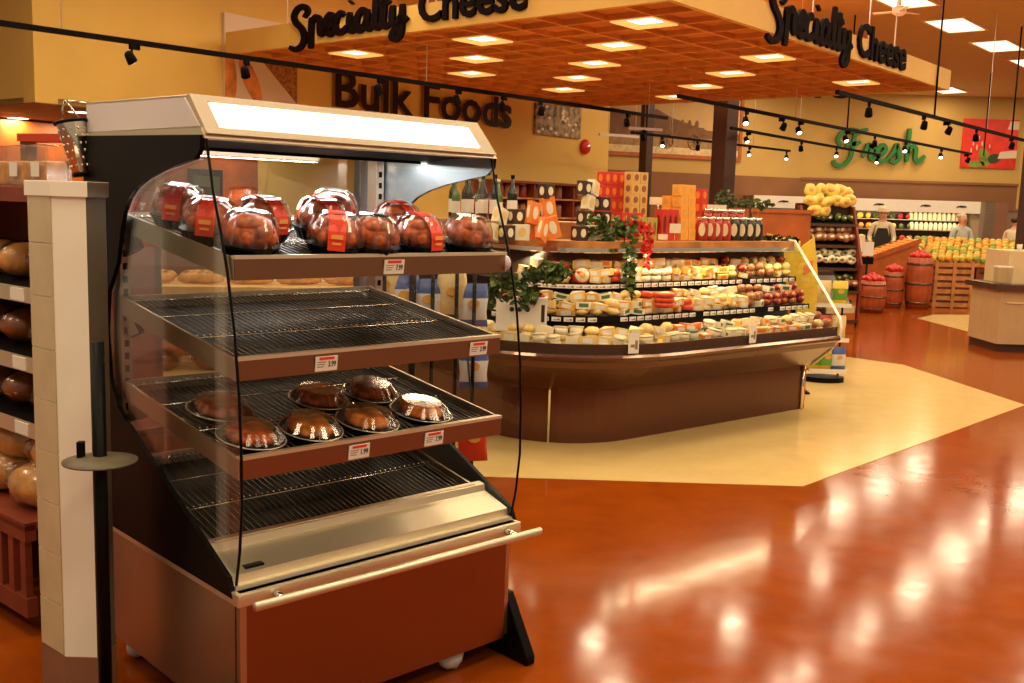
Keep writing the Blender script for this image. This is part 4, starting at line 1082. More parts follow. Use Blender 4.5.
goods('upper tier', (-.26, -.36), lambda n: 1.074+.03*(-n-.20)/.25, .105, ch3, lambda t, n: 2 if n > -.3 else 3)

# special pieces on the island
def isl(t, n, z): p, a = IP(t, n); return IM @ Vector((p.x, p.y, z)), math.radians(40)-a
t = thing('display_carton', 'white open carton with dark marks standing on the rounded corner of the cheese island', 'box', (.06, 6.80, .80), math.radians(-2)); t.scale = (1.3,1,1.15)
m = MB(); m.box(-.13,.13,-.07,.07,-.03,.17); m.build('carton', 'paper', t, bevel=.003)
m = MB()
for k in range(3): m.prism(oval(-.05+.04*k, .10, .012, .014), -.0715, -.070, 'y')
m.build('printed_dots', 'ink', t)
m = MB(); m.box(.10, .118, -.0712, -.07, .03, .13); m.build('printed_bar', 'ink', t)
m = MB(); 
for k in range(7): m.ball((-.10+.033*k, 0, .175), (.02,.03,.014), 0, 8, 5)
m.build('red_contents', 'ch_red', t)
for k, (t_, z) in enumerate(((1.78,.95),(1.78,.985),(1.78,1.02))):
    P, a = isl(t_, .02, z-.03); KK['red waxed round'].put(P, a, 'red waxed cheese round in the small stack at the tier edge, %s' % ['bottom','middle','top'][k], None, scale=(1.4,1.4,.9))
def halfwheel(t_, c, lab):
    P, a = isl(t_, -.225, 1.075); t = thing('cut_cheese_wheel', lab, 'cheese', P, a); t.rotation_euler[0] = math.radians(-0)
    X = Matrix.Translation((0,0,.058)) @ Matrix.Rotation(math.radians(72), 4, 'X')
    m = MB(); m.lathe([(.058,-.02),(.06,.0),(.058,.012)], seg=22, xf=X); m.build('rind', 'ch_red' if c else 'ch_gold', t)
    m = MB(); m.lathe([(.050,.012),(.050,.016)], seg=22, xf=X); f_ = m.build('cut_face', 'ch_white', t)
    m = MB(); m.lathe([(.024,.016),(.020,.020)], seg=12, xf=X); m.build('fruit_centre', 'ch_gold', f_)
halfwheel(2.62, 0, 'cut round cheese with a golden rind leaning on the upper tier, left one'); halfwheel(2.42, 1, 'cut round cheese with a red rind leaning on the upper tier, right one')

# ivy and flowers
def foliage(name, label, cat, base, blobs, cols=('leaf','leaf2'), stem=None, size=.03):
    t = thing(name, label, cat, base)
    for ci, cm in enumerate(cols):
        m = MB()
        for (c, r_, n) in blobs:
            for k in range(n//len(cols)):
                d = Vector((random.gauss(0,1), random.gauss(0,1), random.gauss(0,1))).normalized()*random.random()**.4
                p = Vector(c)+Vector((d.x*r_[0], d.y*r_[1], d.z*r_[2]))
                E_ = Euler((random.uniform(0,6), random.uniform(0,6), random.uniform(0,6))).to_matrix().to_4x4(); s_ = size*random.uniform(.6,1.2)
                X = Matrix.Translation(p) @ E_
                m.add([(0,-s_,0),(s_*.6,-s_*.2,.1*s_),(s_*.45,s_*.5,0),(0,s_,-.1*s_),(-s_*.45,s_*.5,0),(-s_*.6,-s_*.2,.1*s_)], [(0,1,2,3),(0,3,4,5)], 0, False, X)
        m.build('leaves', cm, t)
    m = MB()
    for (c, r_, n) in blobs: m.tube([(c[0], c[1], c[2]-r_[2]*.8), (c[0]+.01, c[1], c[2]), (c[0], c[1]+.01, c[2]+r_[2]*.8)], .004, 5)
    m.build('stem', 'leaf', t)
    return t
def col_at(px, n):     # island point on the ledge plane n seen along image column px
    r = (px-512)/1029.; y = -n; c, s_ = math.cos(math.radians(40)), math.sin(math.radians(40))
    # (1.17+c x - s y)/(7.26+s x + c y) = r
    x = (r*(7.26+c*y)-1.17+s_*y)/(c-r*s_); return x, y
def topspot(px, n, z=1.367): x, y = col_at(px, n); return IM @ Vector((x, y, z))
p = topspot(545, -.12, 1.07); foliage('trailing_ivy', 'dark green ivy trailing over the upper tier at the left corner of the island', 'plant', p, [((0,0,.10),(.16,.07,.07),120), ((-.14,.06,-.02),(.10,.07,.14),110), ((.10,0,.12),(.10,.05,.06),60)])
p = topspot(500, -.06, .98); foliage('trailing_ivy', 'dark green ivy hanging just right of the merchandiser shelves', 'plant', p, [((0,0,.14),(.08,.06,.12),120), ((-.08,.02,.04),(.06,.05,.07),50)])
p = topspot(628, -.16, 1.07); foliage('trailing_ivy', 'green ivy hanging from the wooden ledge below the red flowers', 'plant', p, [((0,0,.12),(.05,.05,.16),80), ((.02,0,-.02),(.04,.04,.08),40)])
p = topspot(600, -.34, 1.37); foliage('potted_ivy', 'green ivy creeping between the dark cartons on the wooden ledge', 'plant', p, [((0,0,.08),(.16,.06,.10),110), ((.15,0,.08),(.10,.06,.14),70), ((-.15,0,.02),(.06,.04,.06),40)])
t = foliage('red_flower_bow', 'bright red flower cluster trailing over the front of the wooden ledge', 'flowers', topspot(634, -.22, 1.37), [((-.02,0,.09),(.11,.06,.06),90), ((.08,0,.0),(.045,.03,.12),60), ((.09,0,-.12),(.02,.02,.08),24)], cols=('red','sleeve_red'), size=.026)
p = topspot(745, -.75, 1.37); gp_ = foliage('green_plant', 'low green plant behind the dark jars at the right end of the wooden ledge', 'plant', p, [((0,.15,.30),(.28,.08,.05),90), ((-.2,.1,.34),(.10,.06,.08),50)])
m = MB(); m.prism([(-.28,0),(.02,0),(.02,.26),(-.30,.26)], .08, .22, 'y'); m.build('planter', 'wood_orange', gp_)
p = topspot(795, -.32, 1.37) if False else IM @ Vector((1.78, .42, 1.38)); foliage('dark_garland', 'dark leafy garland at the right end of the wooden ledge', 'plant', p, [((0,0,.0),(.16,.10,.03),60)], cols=('black','leaf'))

# cartons on the wooden ledge
def carton(w_, d_, h_, c, pr, nm='gift_carton'):
    t = thing(nm, 'carton', 'carton')
    m = MB(); m.box(-w_/2, w_/2, -d_/2, d_/2, 0, h_, 0); m.build('carton', c, t, bevel=.002)
    m = MB(); m.prism(oval(0, h_*.52, w_*.27, h_*.30), -d_/2-.002, -d_/2, 'y'); m.build('printed_spot', pr, t)
    m = MB(); X = Matrix.Translation((-w_/2,0,0)) @ Matrix.Rotation(-math.pi/2, 4, 'Z'); m.prism(oval(0, h_*.52, d_*.27, h_*.30), -.002, 0, 'y', 0, X); m.build('printed_spot', pr, t)
    return t
M['box_tan'] = mat('tan carton', (.66, .42, .12), .5); M['box_olive'] = mat('olive carton', (.46, .34, .06), .5); M['box_orange'] = mat('orange carton', (.85, .38, .05), .5); M['box_red'] = mat('red carton', (.60, .035, .02), .45); M['box_white'] = mat('white carton', (.78, .70, .50), .5)
CT = {'tan': Kind(carton(.085,.09,.085,'box_tan','ch_brown')), 'red': Kind(carton(.075,.08,.10,'box_red','lab_orange')), 'olive': Kind(carton(.055,.07,.17,'box_olive','ch_brown')), 'orange': Kind(carton(.085,.09,.085,'box_orange','ch_gold')),
      'tall red': Kind(carton(.06,.08,.235,'box_red','dark_wine')), 'dark': Kind(carton(.085,.06,.085,'island_dark','box_white')), 'cracker': Kind(carton(.085,.035,.13,'lab_orange','box_white')), 'white': Kind(carton(.085,.05,.09,'box_white','ch_yellow'))}
RI = math.radians(40)
def stack(kind, px, n, rows, cols_, w_, h_, lab, z0=1.367, jitter=.05, dx=0):
    x, y = col_at(px, n)
    for r_ in range(rows):
        for c_ in range(cols_):
            pos = ['bottom','second','third','fourth','fifth','sixth','seventh'][r_] if rows > 1 else 'only'
            side = ('left' if c_ == 0 else 'right' if c_ == cols_-1 else 'middle') if cols_ > 1 else 'single'
            CT[kind].put(IM @ Vector((x+(c_-(cols_-1)/2)*w_+dx*r_, y, z0+r_*h_)), RI+random.uniform(-jitter,jitter), '%s carton, %s row, %s, %s' % (kind, pos, side, lab), 'cartons '+lab)
stack('red', 606, -.85, 5, 3, .078, .102, 'red pile left of the tan stack')
stack('red', 625, -.55, 2, 3, .078, .102, 'in the low red pile below the tan stack')
stack('tan', 631, -.72, 6, 2, .088, .0855, 'in the tall tan stack on the wooden ledge')
stack('olive', 643, -.48, 1, 3, .056, .17, 'of the olive upright cartons below the tan stack')
stack('tall red', 663, -.48, 1, 3, .062, .235, 'of the tall red cartons between olive and orange ones')
stack('orange', 681, -.50, 5, 2, .088, .0855, 'in the bright orange stack on the wooden ledge', dx=-.006)
stack('orange', 669, -.66, 4, 2, .088, .0855, 'in the orange stack stepping down to the left')
stack('red', 696, -.62, 4, 1, .078, .102, 'in the thin red pile right of the orange stack')
for (px, n, z, kd, rz_, tl, lab) in ((518,-.42,0,'white',.5,.2,'white carton tilted at the far left of the ledge display'), (528,-.40,0,'dark',.2,.0,'dark carton beside the merchandiser edge on the ledge'), (538,-.42,0,'white',-.4,0,'white carton lying left of the orange cracker boxes'),
     (522,-.50,.09,'white',.3,.35,'white carton leaning on top of the left cartons'), (534,-.50,.09,'dark',.1,0,'dark carton on top of the left white cartons'), (545,-.46,.09,'cracker',.2,.2,'orange cracker box leaning at upper left of its group'),
     (552,-.38,0,'cracker',.4,.45,'orange cracker box tilted at the front of its group'), (562,-.40,.01,'cracker',-.3,-.3,'orange cracker box leaning right in its group'), (558,-.50,.12,'cracker',-.2,-.2,'orange cracker box on top of the group'), (548,-.50,.0,'cracker',.0,.0,'orange cracker box standing behind the tilted ones'),
     (555,-.52,.24,'dark',.2,.0,'dark carton topping the orange cracker group'), (580,-.40,0,'dark',.1,.0,'dark carton at front left of the black and white group'), (592,-.42,0,'white',.1,.0,'white carton front row between dark cartons'), (600,-.42,0,'dark',-.1,.0,'dark carton at front right by the ivy'),
     (586,-.52,.0,'white',.2,.0,'white carton in the second row behind the dark ones'), (597,-.52,.09,'dark',.1,.0,'dark carton on the second level by the ivy'), (583,-.55,.09,'dark',.3,.0,'dark carton on the second level at left of the pyramid'), (585,-.58,.18,'white',.3,.2,'white carton tilted near the top of the pyramid'),
     (596,-.58,.18,'dark',.0,.0,'dark carton near the top right of the pyramid'), (582,-.6,.27,'dark',.2,.1,'dark carton at the very top of the pyramid'), (588,-.60,.27,'white',.4,.3,'white carton at the very top of the pyramid')):
    x, y = col_at(px, n); o = CT[kd].put(IM @ Vector((x-(590-px)*.0035, y, 1.367+z*1.18)), 0, lab, None, scale=(1.22,1.2,1.18)); o.rotation_euler = (0, tl, RI+rz_)
# riser crates under the groups
def crate(px0, px1, n, h_, lab, z0=1.367, d_=.2):
    x0, y = col_at(px0, n); x1, _ = col_at(px1, n)
    t = thing('wooden_crate', lab, 'crate', IM @ Vector(((x0+x1)/2, y, z0)), RI); L = abs(x1-x0)/2
    m = MB()
    for k in range(3): m.box(-L, L, -d_/2, -d_/2+.012, .005+k*h_/3, .005+(k+.8)*h_/3); m.box(-L, L, d_/2-.012, d_/2, .005+k*h_/3, .005+(k+.8)*h_/3)
    m.build('slats', 'wood', t)
    for x in (-L, L-.015): m = MB(); m.box(x, x+.015, -d_/2+.012, d_/2-.012, 0, h_); m.build('end_board', 'wood_pale', t)
# bottles
def bottle(c, h_=.30, r_=.036, cap_='black', lab='paper'):
    t = thing('bottle', 'bottle', 'bottle')
    m = MB(); m.lathe([(r_*.9,0),(r_,.008),(r_,h_*.58),(r_*.8,h_*.66),(r_*.36,h_*.76),(r_*.34,h_*.95)], seg=14); m.build('glass_body', c, t)
    m = MB(); m.lathe([(r_*.42,h_*.93),(r_*.42,h_)], seg=10); m.build('cap', cap_, t)
    m = MB(); m.lathe([(r_+.001,h_*.15),(r_+.001,h_*.45)], seg=14, cap=False); m.build('label', lab, t)
    return t
M['gl_dark'] = mat('dark bottle glass', (.015,.02,.016), .15); M['gl_green'] = mat('green bottle glass', (.08,.16,.05), .12); M['gl_red'] = mat('red filled glass', (.42,.03,.015), .15)
B1, B2 = Kind(bottle('gl_dark', .28)), Kind(bottle('gl_green', .25, .032, 'white_metal'))
for k in range(9):
    px = 432+9.5*k; x, y = col_at(px, -.80); kd = (B1, B2, B1, B1, B2, B1)[k % 6]
    kd.put(IM @ Vector((max(x, -1.0)-.0, y+.05*(k % 2)+max(0, -1.0-x), 1.367+.12)), 0, '%s bottle in the row on the wooden ledge seen through the merchandiser glass' % ('green' if kd is B2 else 'dark'), '%s bottles at the left end of the ledge' % ('green' if kd is B2 else 'dark'), scale=(1,1,1.15))
t = thing('wooden_crate', 'long wooden riser crate under the bottles at the left end of the ledge', 'crate', IM @ Vector((-.72, 1.15, 1.367)), RI)
m = MB(); m.box(-.33,.75,-.42,.35,0,.118); m.build('boards', 'wood', t)
# jars with big oval labels
def jar(c, lab):
    t = thing('jar', 'jar', 'jar')
    m = MB(); m.lathe([(.042,0),(.050,.01),(.050,.13),(.038,.155),(.034,.165)], seg=16); m.build('body', c, t)
    m = MB(); m.lathe([(.038,.163),(.038,.185)], seg=14); m.build('lid', 'chrome', t)
    m = MB(); m.prism(oval(0,.085,.026,.052), -.055, -.046, 'y'); m.build('oval_label', lab, t)
    return t
J1, J2 = Kind(jar('gl_red','lab_cream')), Kind(jar('gl_dark','lab_cream'))
for k, px in enumerate((699, 707, 714, 722, 731, 739, 747, 754)):
    x, y = col_at(px, -.45); kd = J1 if k < 4 else J2
    kd.put(IM @ Vector((x, y, 1.367)), -.2, '%s jar with an oval label, %s in the row at the right of the ledge' % ('red' if k < 4 else 'dark', ['first','second','third','fourth','fifth','sixth','seventh','last'][k]), 'oval labelled jars on the ledge')
for k, px in enumerate((703, 711, 719, 727, 736)):
    x, y = col_at(px, -.57); J1.put(IM @ Vector((x, y, 1.367+.0)), -.2, 'red jar in the second row behind the oval labelled jars', 'red jars of the second row', scale=(1,1,1.35))
def ledge_sign(px, n, z, w_, h_, lab):
    t = thing('card_sign', lab, 'sign card', topspot(px, n, 1.367), RI-.35)
    m = MB(); m.box(-w_/2, w_/2, -.004, 0, z, z+h_); m.build('card', 'box_white', t)
    m = MB(); m.cyl((0,.003,0), (0,.003,z+h_*.5), .004, 6); m.build('stand', 'chrome', t)
ledge_sign(712, -.72, .20, .19, .085, 'cream sign card above the red jars on the ledge')
ledge_sign(654, -.80, .27, .16, .06, 'pale sign card between the tan and orange stacks')
ledge_sign(672, -.34, .06, .095, .07, 'small grey white sign card in front of the orange cartons')
ledge_sign(660, -.34, .01, .08, .04, 'low cream card at the foot of the tall red cartons')

# yellow folded display board behind the right end of the island
t = thing('yellow_display_board', 'folded yellow display board with an orange patch at the cheese island end', 'display board', (2.42, 9.05, 0), math.radians(0))
m = MB(); m.prism([(-.16,1.26),(.10,1.26),(.10,1.36),(-.20,1.42)], 0, .012, 'y'); m.prism([(.10,.70),(.28,.62),(.28,1.02),(.22,1.40),(.10,1.30)], -.0, .012, 'y', 0); m.prism([(-.16,1.27),(.10,1.27),(.10,.80)], .003, .012, 'y', 0); m.build('board', 'yellow', t)
m = MB(); m.prism([(.14,1.06),(.22,1.10),(.22,1.20),(.14,1.15)], -.004, 0, 'y'); m.build('printed_patch', 'lab_orange', t)
m = MB(); m.box(.06,.10,.012,.05,0,.8); m.box(-.05,.25,-.08,.20,0,.02); m.build('stand', 'black', t)
t = thing('orange_display_cabinet', 'plain orange brown cabinet standing behind the right end of the cheese island', 'cabinet', (2.94, 11.2, 0), math.radians(-4))
m = MB(); m.box(-.29,.27,0,.4,.0,1.60); m.build('body', 'wood_orange', t); m = MB(); m.box(-.31,.29,-.02,.42,1.60,1.64); m.build('top_board', 'wood_orange', t)

# ================================================================== LOW BAG RACK at the island end
t = thing('wire_floor_rack', 'low black wire rack with bright snack bags at the right end of the cheese island', 'display rack', (3.02, 9.75, 0), 0)
m = MB(); m.prism(oval(0, 0, .20, .14), .0, .05, 'z'); m.build('base', 'black', t)
m = MB()
for x in (-.17, .17): m.cyl((x, .10, .04), (x, .10, 1.0), .010, 6)
for z in (.12, .42, .75): 
    for y in (-.12, 0, .1): m.cyl((-.18, y, z), (.18, y, z), .006, 5)
    for x in (-.18,-.06,.06,.18): m.cyl((x,-.12,z),(x,.1,z),.004,5)
m.build('wire_frame', 'black', t)
for z in (.12, .42, .75): m = MB(); m.box(-.18,.18,-.135,-.128,z-.02,z+.018); m.build('tag_rail', 'paper', t)
for k, (x, z, kd, lab) in enumerate(((-.12,.13,SB4,'yellow green snack bag, left on the bottom of the low wire rack'), (.0,.13,SB4,'yellow green snack bag, middle of the bottom of the low wire rack'), (.11,.13,SB1,'blue and white snack bag at the bottom right of the low wire rack'),
        (-.05,.43,SB3,'red snack bag on the middle level of the low wire rack'), (.09,.43,SB2,'cream snack bag on the middle level of the low wire rack'), (-.08,.76,SB2,'cream snack bag at the top left of the low wire rack'), (.08,.76,SB4,'yellow green snack bag at the top right of the low wire rack'))):
    kd.put(Vector((3.02+x, 9.68, z)), random.uniform(-.2,.2), lab, 'bags on the low wire rack')

# ================================================================== BULK FOOD SHELVES under the wall lettering
BS = thing('bulk_shelving', 'brown bulk food shelving standing against the yellow wall under the Bulk Foods lettering', 'shelving', W1(-2.2, .25), math.radians(52))
m = MB(); m.box(-1.9, 1.5, .15, .22, 0, 1.98); m.build('back_panel', 'wood', BS)
for x in (-1.9, -.8, .35, 1.46): m = MB(); m.box(x, x+.04, -.25, .15, 0, 1.98); m.build('divider', 'wood_red', BS)
for z in (.1, .55, 1.0, 1.38, 1.70): m = MB(); m.box(-1.9, 1.5, -.25, .15, z, z+.03); m.build('shelf', 'wood', BS)
m = MB(); m.box(-1.95, 1.55, -.28, .22, 1.96, 2.0); m.build('top_board', 'wood_red', BS)
SMt = BS.matrix_basis
bj = thing('bulk_jar', 'jar', 'jar'); m = MB(); m.lathe([(.07,0),(.075,.02),(.075,.2),(.06,.23)], seg=14); m.build('body', 'ch_brown', bj); m = MB(); m.lathe([(.064,.228),(.064,.25)], seg=14); m.build('lid', 'wood_red', bj); KJ = Kind(bj)
bj = thing('bulk_jar', 'jar', 'jar'); m = MB(); m.lathe([(.07,0),(.075,.02),(.075,.2),(.06,.23)], seg=14); m.build('body', 'dark_wine', bj); m = MB(); m.lathe([(.064,.228),(.064,.25)], seg=14); m.build('lid', 'box_tan', bj); KJ2 = Kind(bj)
for zi, z in enumerate((1.03, 1.41, 1.73)):
    for k in range(16):
        x = -1.76+.205*k
        if min(abs(x-(-.78)), abs(x-.37), abs(x-1.48)) < .09: continue
        q_ = KJ if (k+zi) % 3 else KJ2
        q_.put(SMt @ Vector((x, -.10, z)), 0, '%s bulk jar on the %s shelf against the yellow wall' % ('brown' if q_ is KJ else 'dark red', ['lower','middle','upper'][zi]), '%s bulk jars on the %s shelf' % ('brown' if q_ is KJ else 'dark red', ['lower','middle','upper'][zi]), scale=(1,1,.9))

# ================================================================== PRODUCE
def barrel(): 
    t = thing('wooden_barrel', 'barrel', 'barrel')
    m = MB(); pr = [(.20,0),(.235,.2),(.25,.4),(.245,.6),(.22,.8)]; m.lathe(pr, seg=28, cap=True); 
    for k in range(14): q = 2*math.pi*k/14; m.tube([(r_*1.002*math.cos(q), r_*1.002*math.sin(q), z) for r_, z in pr], .004, 4, m=1)
    m.build('staves', ['barrel', 'wood_red'], t)
    for z, r_ in ((.10,.221),(.40,.253),(.70,.238)): m = MB(); m.lathe([(r_,z-.02),(r_+.004,z-.018),(r_+.004,z+.018),(r_,z+.02)], seg=28, cap=False); m.build('hoop', 'bumper', t)
    return t
KBr = Kind(barrel())
fr = {}
def fruit(c, nm, r_=.04, st='leaf'):
    t = thing(nm, nm, 'fruit'); m = MB(); m.ball((0,0,r_*.95), (r_,r_,r_*.95), 0, 10, 7); m.build('body', c, t); m = MB(); m.cyl((0,0,r_*1.85), (.004,0,r_*2.1), .003, 5); m.build('stem', st, t); return Kind(t)
FO, FM_, FG, FA = fruit('orange','orange'), fruit('mango','mango'), fruit('greenfruit','green_fruit'), fruit('apple','apple')
for (x, y, s_, h_, lab, w_) in ((5.98,17.0,.92,.53,'front left wooden barrel heaped with red apples','front left barrel'), (6.68,17.95,.70,.64,'middle narrow wooden barrel with red apples, half hidden','middle barrel'), (7.10,17.9,.92,.90,'tall right wooden barrel with red apples beside the crates','tall right barrel')):
    KBr.put(Vector((x, y, 0)), random.random(), lab, None, scale=(s_, s_, h_/.8))
    for k in range(22):
        q = 2.4*k; rr = .19*s_*math.sqrt(k/22); FA.put(Vector((x+rr*math.cos(q), y+rr*math.sin(q), h_-.03+.09*(1-rr/.2))), 0, 'red apple heaped on the '+w_, 'apples on the '+w_, scale=(1.1,1.1,1.1))
# slanted orange table behind the barrels
t = thing('slanted_fruit_table', 'orange wooden table with a slanted top full of oranges behind the barrels', 'display table', (6.95, 18.45, 0), math.radians(4))
m = MB(); m.prism([(-.5,0),(.42,0),(.42,1.12),(-.5,.78)], .2, .8, 'y'); m.build('body', 'wood_orange', t)
m = MB(); m.prism([(-.55,.76),(.45,1.13),(.45,1.22),(-.55,.85)], .17, .2, 'y'); m.build('rim_board', 'wood_orange', t); m = MB(); m.prism([(-.55,.76),(.45,1.13),(.45,1.22),(-.55,.85)], .8, .83, 'y'); m.build('rim_board', 'wood_orange', t)
X_ = t.matrix_basis
for i in range(9):
    for j in range(4):
        x = -.45+.103*i; FO.put(X_ @ Vector((x, .28+.13*j+.03*(i % 2), .79+.37*(x+.5))), 0, 'orange on the slanted table behind the barrels', 'oranges on the slanted table', scale=(1.15,1.15,1.15))
for k, (x, z, c, lab) in enumerate(((-.95,1.0,'lab_green','green produce carton standing on the left of the slanted table'), (-.70,1.0,'box_white','cream produce carton standing on the left of the slanted table'))):
    t = thing('produce_carton', lab, 'carton', X_ @ Vector((x+.25, .9, 0)), .2)
    m = MB(); m.box(-.12,.12,-.08,.08,0,1.18+.06*k); m.build('carton', c, t, bevel=.005); m = MB(); m.box(-.08,.08,-.083,-.08,.95,1.1); m.build('print', 'paper', t)
t = thing('sign_card', 'small white price card on a dark block in front of the barrels', 'sign card', (6.02, 17.45, 0), 0)
m = MB(); m.box(-.09,.09,0,.01,.92,1.16); m.build('card', 'paper', t); m = MB(); m.cyl((0,.02,0),(0,.02,.95),.02,8); m.box(-.1,.1,-.0,.05,.78,.9); m.build('stand', 'black', t)
# crates of oranges
def slat_crate(x0, x1, y0, h_, lab, mt, n=7):
    t = thing('slatted_crate', lab, 'crate', ((x0+x1)/2, y0, 0), math.radians(3)); L = (x1-x0)/2
    m = MB(); m.box(-L+.03, L-.03, .03, .6, 0, h_-.02); m.build('inner', 'wood_red' if mt == 'wood' else 'island_dark', t)
    m = MB(); hh = h_/n
    for k in range(n): m.box(-L, L, 0, .02, k*hh+.015, (k+1)*hh-.03); m.box(-L, -L+.02, .02, .62, k*hh+.015, (k+1)*hh-.03)
    m.build('slats', mt, t)
    for x in (-L, L-.06, -.03): m = MB(); m.box(x, x+.06, -.015, 0, 0, h_); m.build('post', mt, t)
slat_crate(7.52, 8.24, 18.3, .84, 'pale slatted wooden crate stack under the fruit slope', 'wood', 7)
slat_crate(8.30, 9.3, 18.4, .80, 'dark red slatted crate right of the pale crate stack', 'wood_red', 5)
OB = thing('fruit_slope', 'sloping fruit bed with a pale wooden side above the crates', 'display bed', (7.45, 18.35, 0), math.radians(2))
m = MB(); m.prism([(-.05,.80),(1.0,1.16),(1.0,1.10),(-.05,.74)], 0, 2.05, 'x'); m.prism([(.7,0),(1.0,0),(1.0,1.12),(.7,1.0)], 0, 2.05, 'x'); m.build('bed', 'wood', OB)
m = MB(); m.prism([(-.08,.74),(1.0,1.12),(1.0,1.24),(-.08,.86)], -.04, 0, 'x'); m.build('side_board', 'wood_pale', OB)
OMx = OB.matrix_basis
for j in range(8):
    for i in range(15):
        x = .06+.130*i+(.06 if j % 2 else 0)+random.uniform(-.015,.015); y = -.0+.128*j+random.uniform(-.012,.012)
        kd = random.choices([FO, FM_, FG], [(5,3,1), (4,4,1), (2,4,4), (2,3,4), (4,4,2), (5,3,1), (5,3,1), (4,2,1), (4,2,1)][j])[0]
        nm = {FO:'orange fruit', FM_:'yellow fruit', FG:'green fruit'}[kd]
        kd.put(OMx @ Vector((x, y, .79+.343*(y+.05)+random.uniform(0,.03))), 0, nm+' lying on the sloping fruit bed above the crates', nm+' on the fruit slope', scale=(1.6,1.6,1.6))
# packaged produce rack
PR = thing('produce_rack', 'tall black tiered rack of packaged produce left of the barrels', 'display rack', (4.52, 14.6, 0), math.radians(12))
m = MB(); m.box(-.43,.43,.30,.36,.0,1.75); m.build('back_panel', 'island_dark', PR)
for x in (-.43,.40): m = MB(); m.prism([(-.12,0),(.36,0),(.36,1.72),(.20,1.72),(-.12,.9)], x, x+.03, 'x'); m.build('side', 'wood_red', PR)
for z, y in ((.10,-.12),(.52,-.12),(.84,-.05),(1.16,.02),(1.46,.10)):
    m = MB(); m.prism([(y,z-.02),(.3,z+.06),(.3,z+.08),(y,z)], -.42, .42, 'x'); s_ = m.build('shelf', 'black_matte', PR)
    m = MB(); m.box(-.42,.42,y-.012,y,z-.03,z+.012); m.build('tag_rail', 'bumper', s_)
m = MB(); m.box(-.38,.38,-.10,-.05,.0,.50); m.box(-.3,-.1,-.11,-.10,.3,.4,1); m.box(.1,.3,-.11,-.10,.3,.4,1); m.build('front_crate', ['wood_orange','island_dark'], PR)
PX = PR.matrix_basis
M['yellow_bag'] = mat('yellow bag', (.85,.62,.12), .35, noise=.15)
def bagk(c1, c2, nm, s=1): 
    t = thing(nm, nm, 'produce bag'); m = MB(); m.ball((0,0,.05*s), (.055*s,.04*s,.05*s), 0, 10, 6, jit=.1); m.build('bag', c1, t); m = MB(); m.ball((0,-.022*s,.055*s), (.03*s,.025*s,.022*s), 0, 8, 5); m.build('print', c2, t); return Kind(t)
BY, BGr, BBr, BW = bagk('yellow_bag','ch_gold','yellow_bag_pack',1.5), bagk('leaf2','ch_white','green_pack'), bagk('ch_brown','ch_white','brown_pack'), bagk('ch_white','leaf2','white_pack')
def fill(kd, y, z, n, lab, grp, sc=1, dz=0, x0=-.36, x1=.36):
    for k in range(n): kd.put(PX @ Vector((x0+(x1-x0)*k/(n-1)+random.uniform(-.02,.02), y+.015*(k % 2), z+random.uniform(0,.03))), random.uniform(-.6,.6), lab, grp, scale=(sc*random.uniform(1,1.5),sc,sc*random.uniform(.9,1.4)), rot=(random.uniform(-.3,.3), random.uniform(-.4,.4), random.uniform(-.6,.6)))
fill(BY,.18,1.70,6,'bright yellow bag in the bulging row on top of the produce rack','yellow bags, front row, on the produce rack',1.0, x0=-.30, x1=.36)
fill(BY,.30,1.82,5,'bright yellow bag in the upper row on top of the produce rack','yellow bags, upper row, on the produce rack',1.05, x0=-.22, x1=.32)
fill(BY,.16,1.56,3,'bright yellow bag hanging lowest at the left of the produce rack top','lowest yellow bags on the produce rack',1.0, x0=-.28, x1=-.05)
fill(BGr,.20,1.50,8,'small green pack on the top shelf of the produce rack','green packs on the produce rack',.9)
fill(BBr,.10,1.20,8,'brown clear pack on the second shelf of the produce rack','brown packs, second shelf',1.1); fill(BBr,.18,1.30,8,'brown clear pack piled behind on the second shelf of the produce rack','piled brown packs, second shelf',1.1)
fill(BW,.0,.90,9,'white tub like pack on the third shelf of the produce rack','white packs, third shelf',.95); fill(BW,.1,.98,9,'white tub like pack piled on the third shelf of the produce rack','piled white packs, third shelf',.95)
fill(BBr,-.04,.56,8,'brown pack on the low shelf of the produce rack','brown packs, low shelf',1.1); fill(BGr,.06,.64,8,'green pack behind on the low shelf of the produce rack','green packs, low shelf',.9)
# side shelf unit leaning forward near the island end (dark)
t = thing('dark_tilted_shelf', 'dark tilted shelf with small packs between the island end and the produce rack', 'shelf', (3.62, 11.6, 0), math.radians(25))
m = MB(); m.prism([(-.15,.55),(.25,.95),(.25,.90),(-.15,.50)], -.2, .2, 'x'); m.box(-.2,.2,.2,.25,0,.95); m.build('body', 'island_dark', t)
m = MB(); m.box(-.2,.2,-.17,-.15,.50,.58); m.build('tag_rail', 'tagrail', t)

# refrigerated wall case under the Fresh sign
CW = thing('produce_wall_case', 'long refrigerated produce case with a cream header along the far wall', 'refrigerated case', (8.2, 24.3, 0), math.radians(0))
m = MB(); m.box(-2.6,2.75,.0,1.3,1.72,2.0); h_ = m.build('header', 'cream_header', CW) if 'cream_header' in M else m.build('header', 'cream_paint', CW)
for x in (-1.9, -.8, .35, 1.45, 2.3):
    m = MB(); m.prism([(x-.13,1.84),(x-.06,1.86),(x+.0,1.85),(x+.13,1.86),(x+.10,1.89),(x-.02,1.90),(x-.10,1.88)], -.01, 0, 'y'); m.build('header_mark', 'ink', h_)
m = MB(); m.box(-2.6,2.75,.9,1.3,0,1.72); m.build('back', 'island_dark', CW)
for x in (-2.62, 2.75): m = MB(); m.box(x,x+.35 if x > 0 else x+.02,.0,1.3,0,2.0); m.build('end_panel', 'grey_wall', CW)
m = MB(); m.box(-2.6,2.75,-.1,.9,0,.72); m.build('base', 'base_brown', CW)
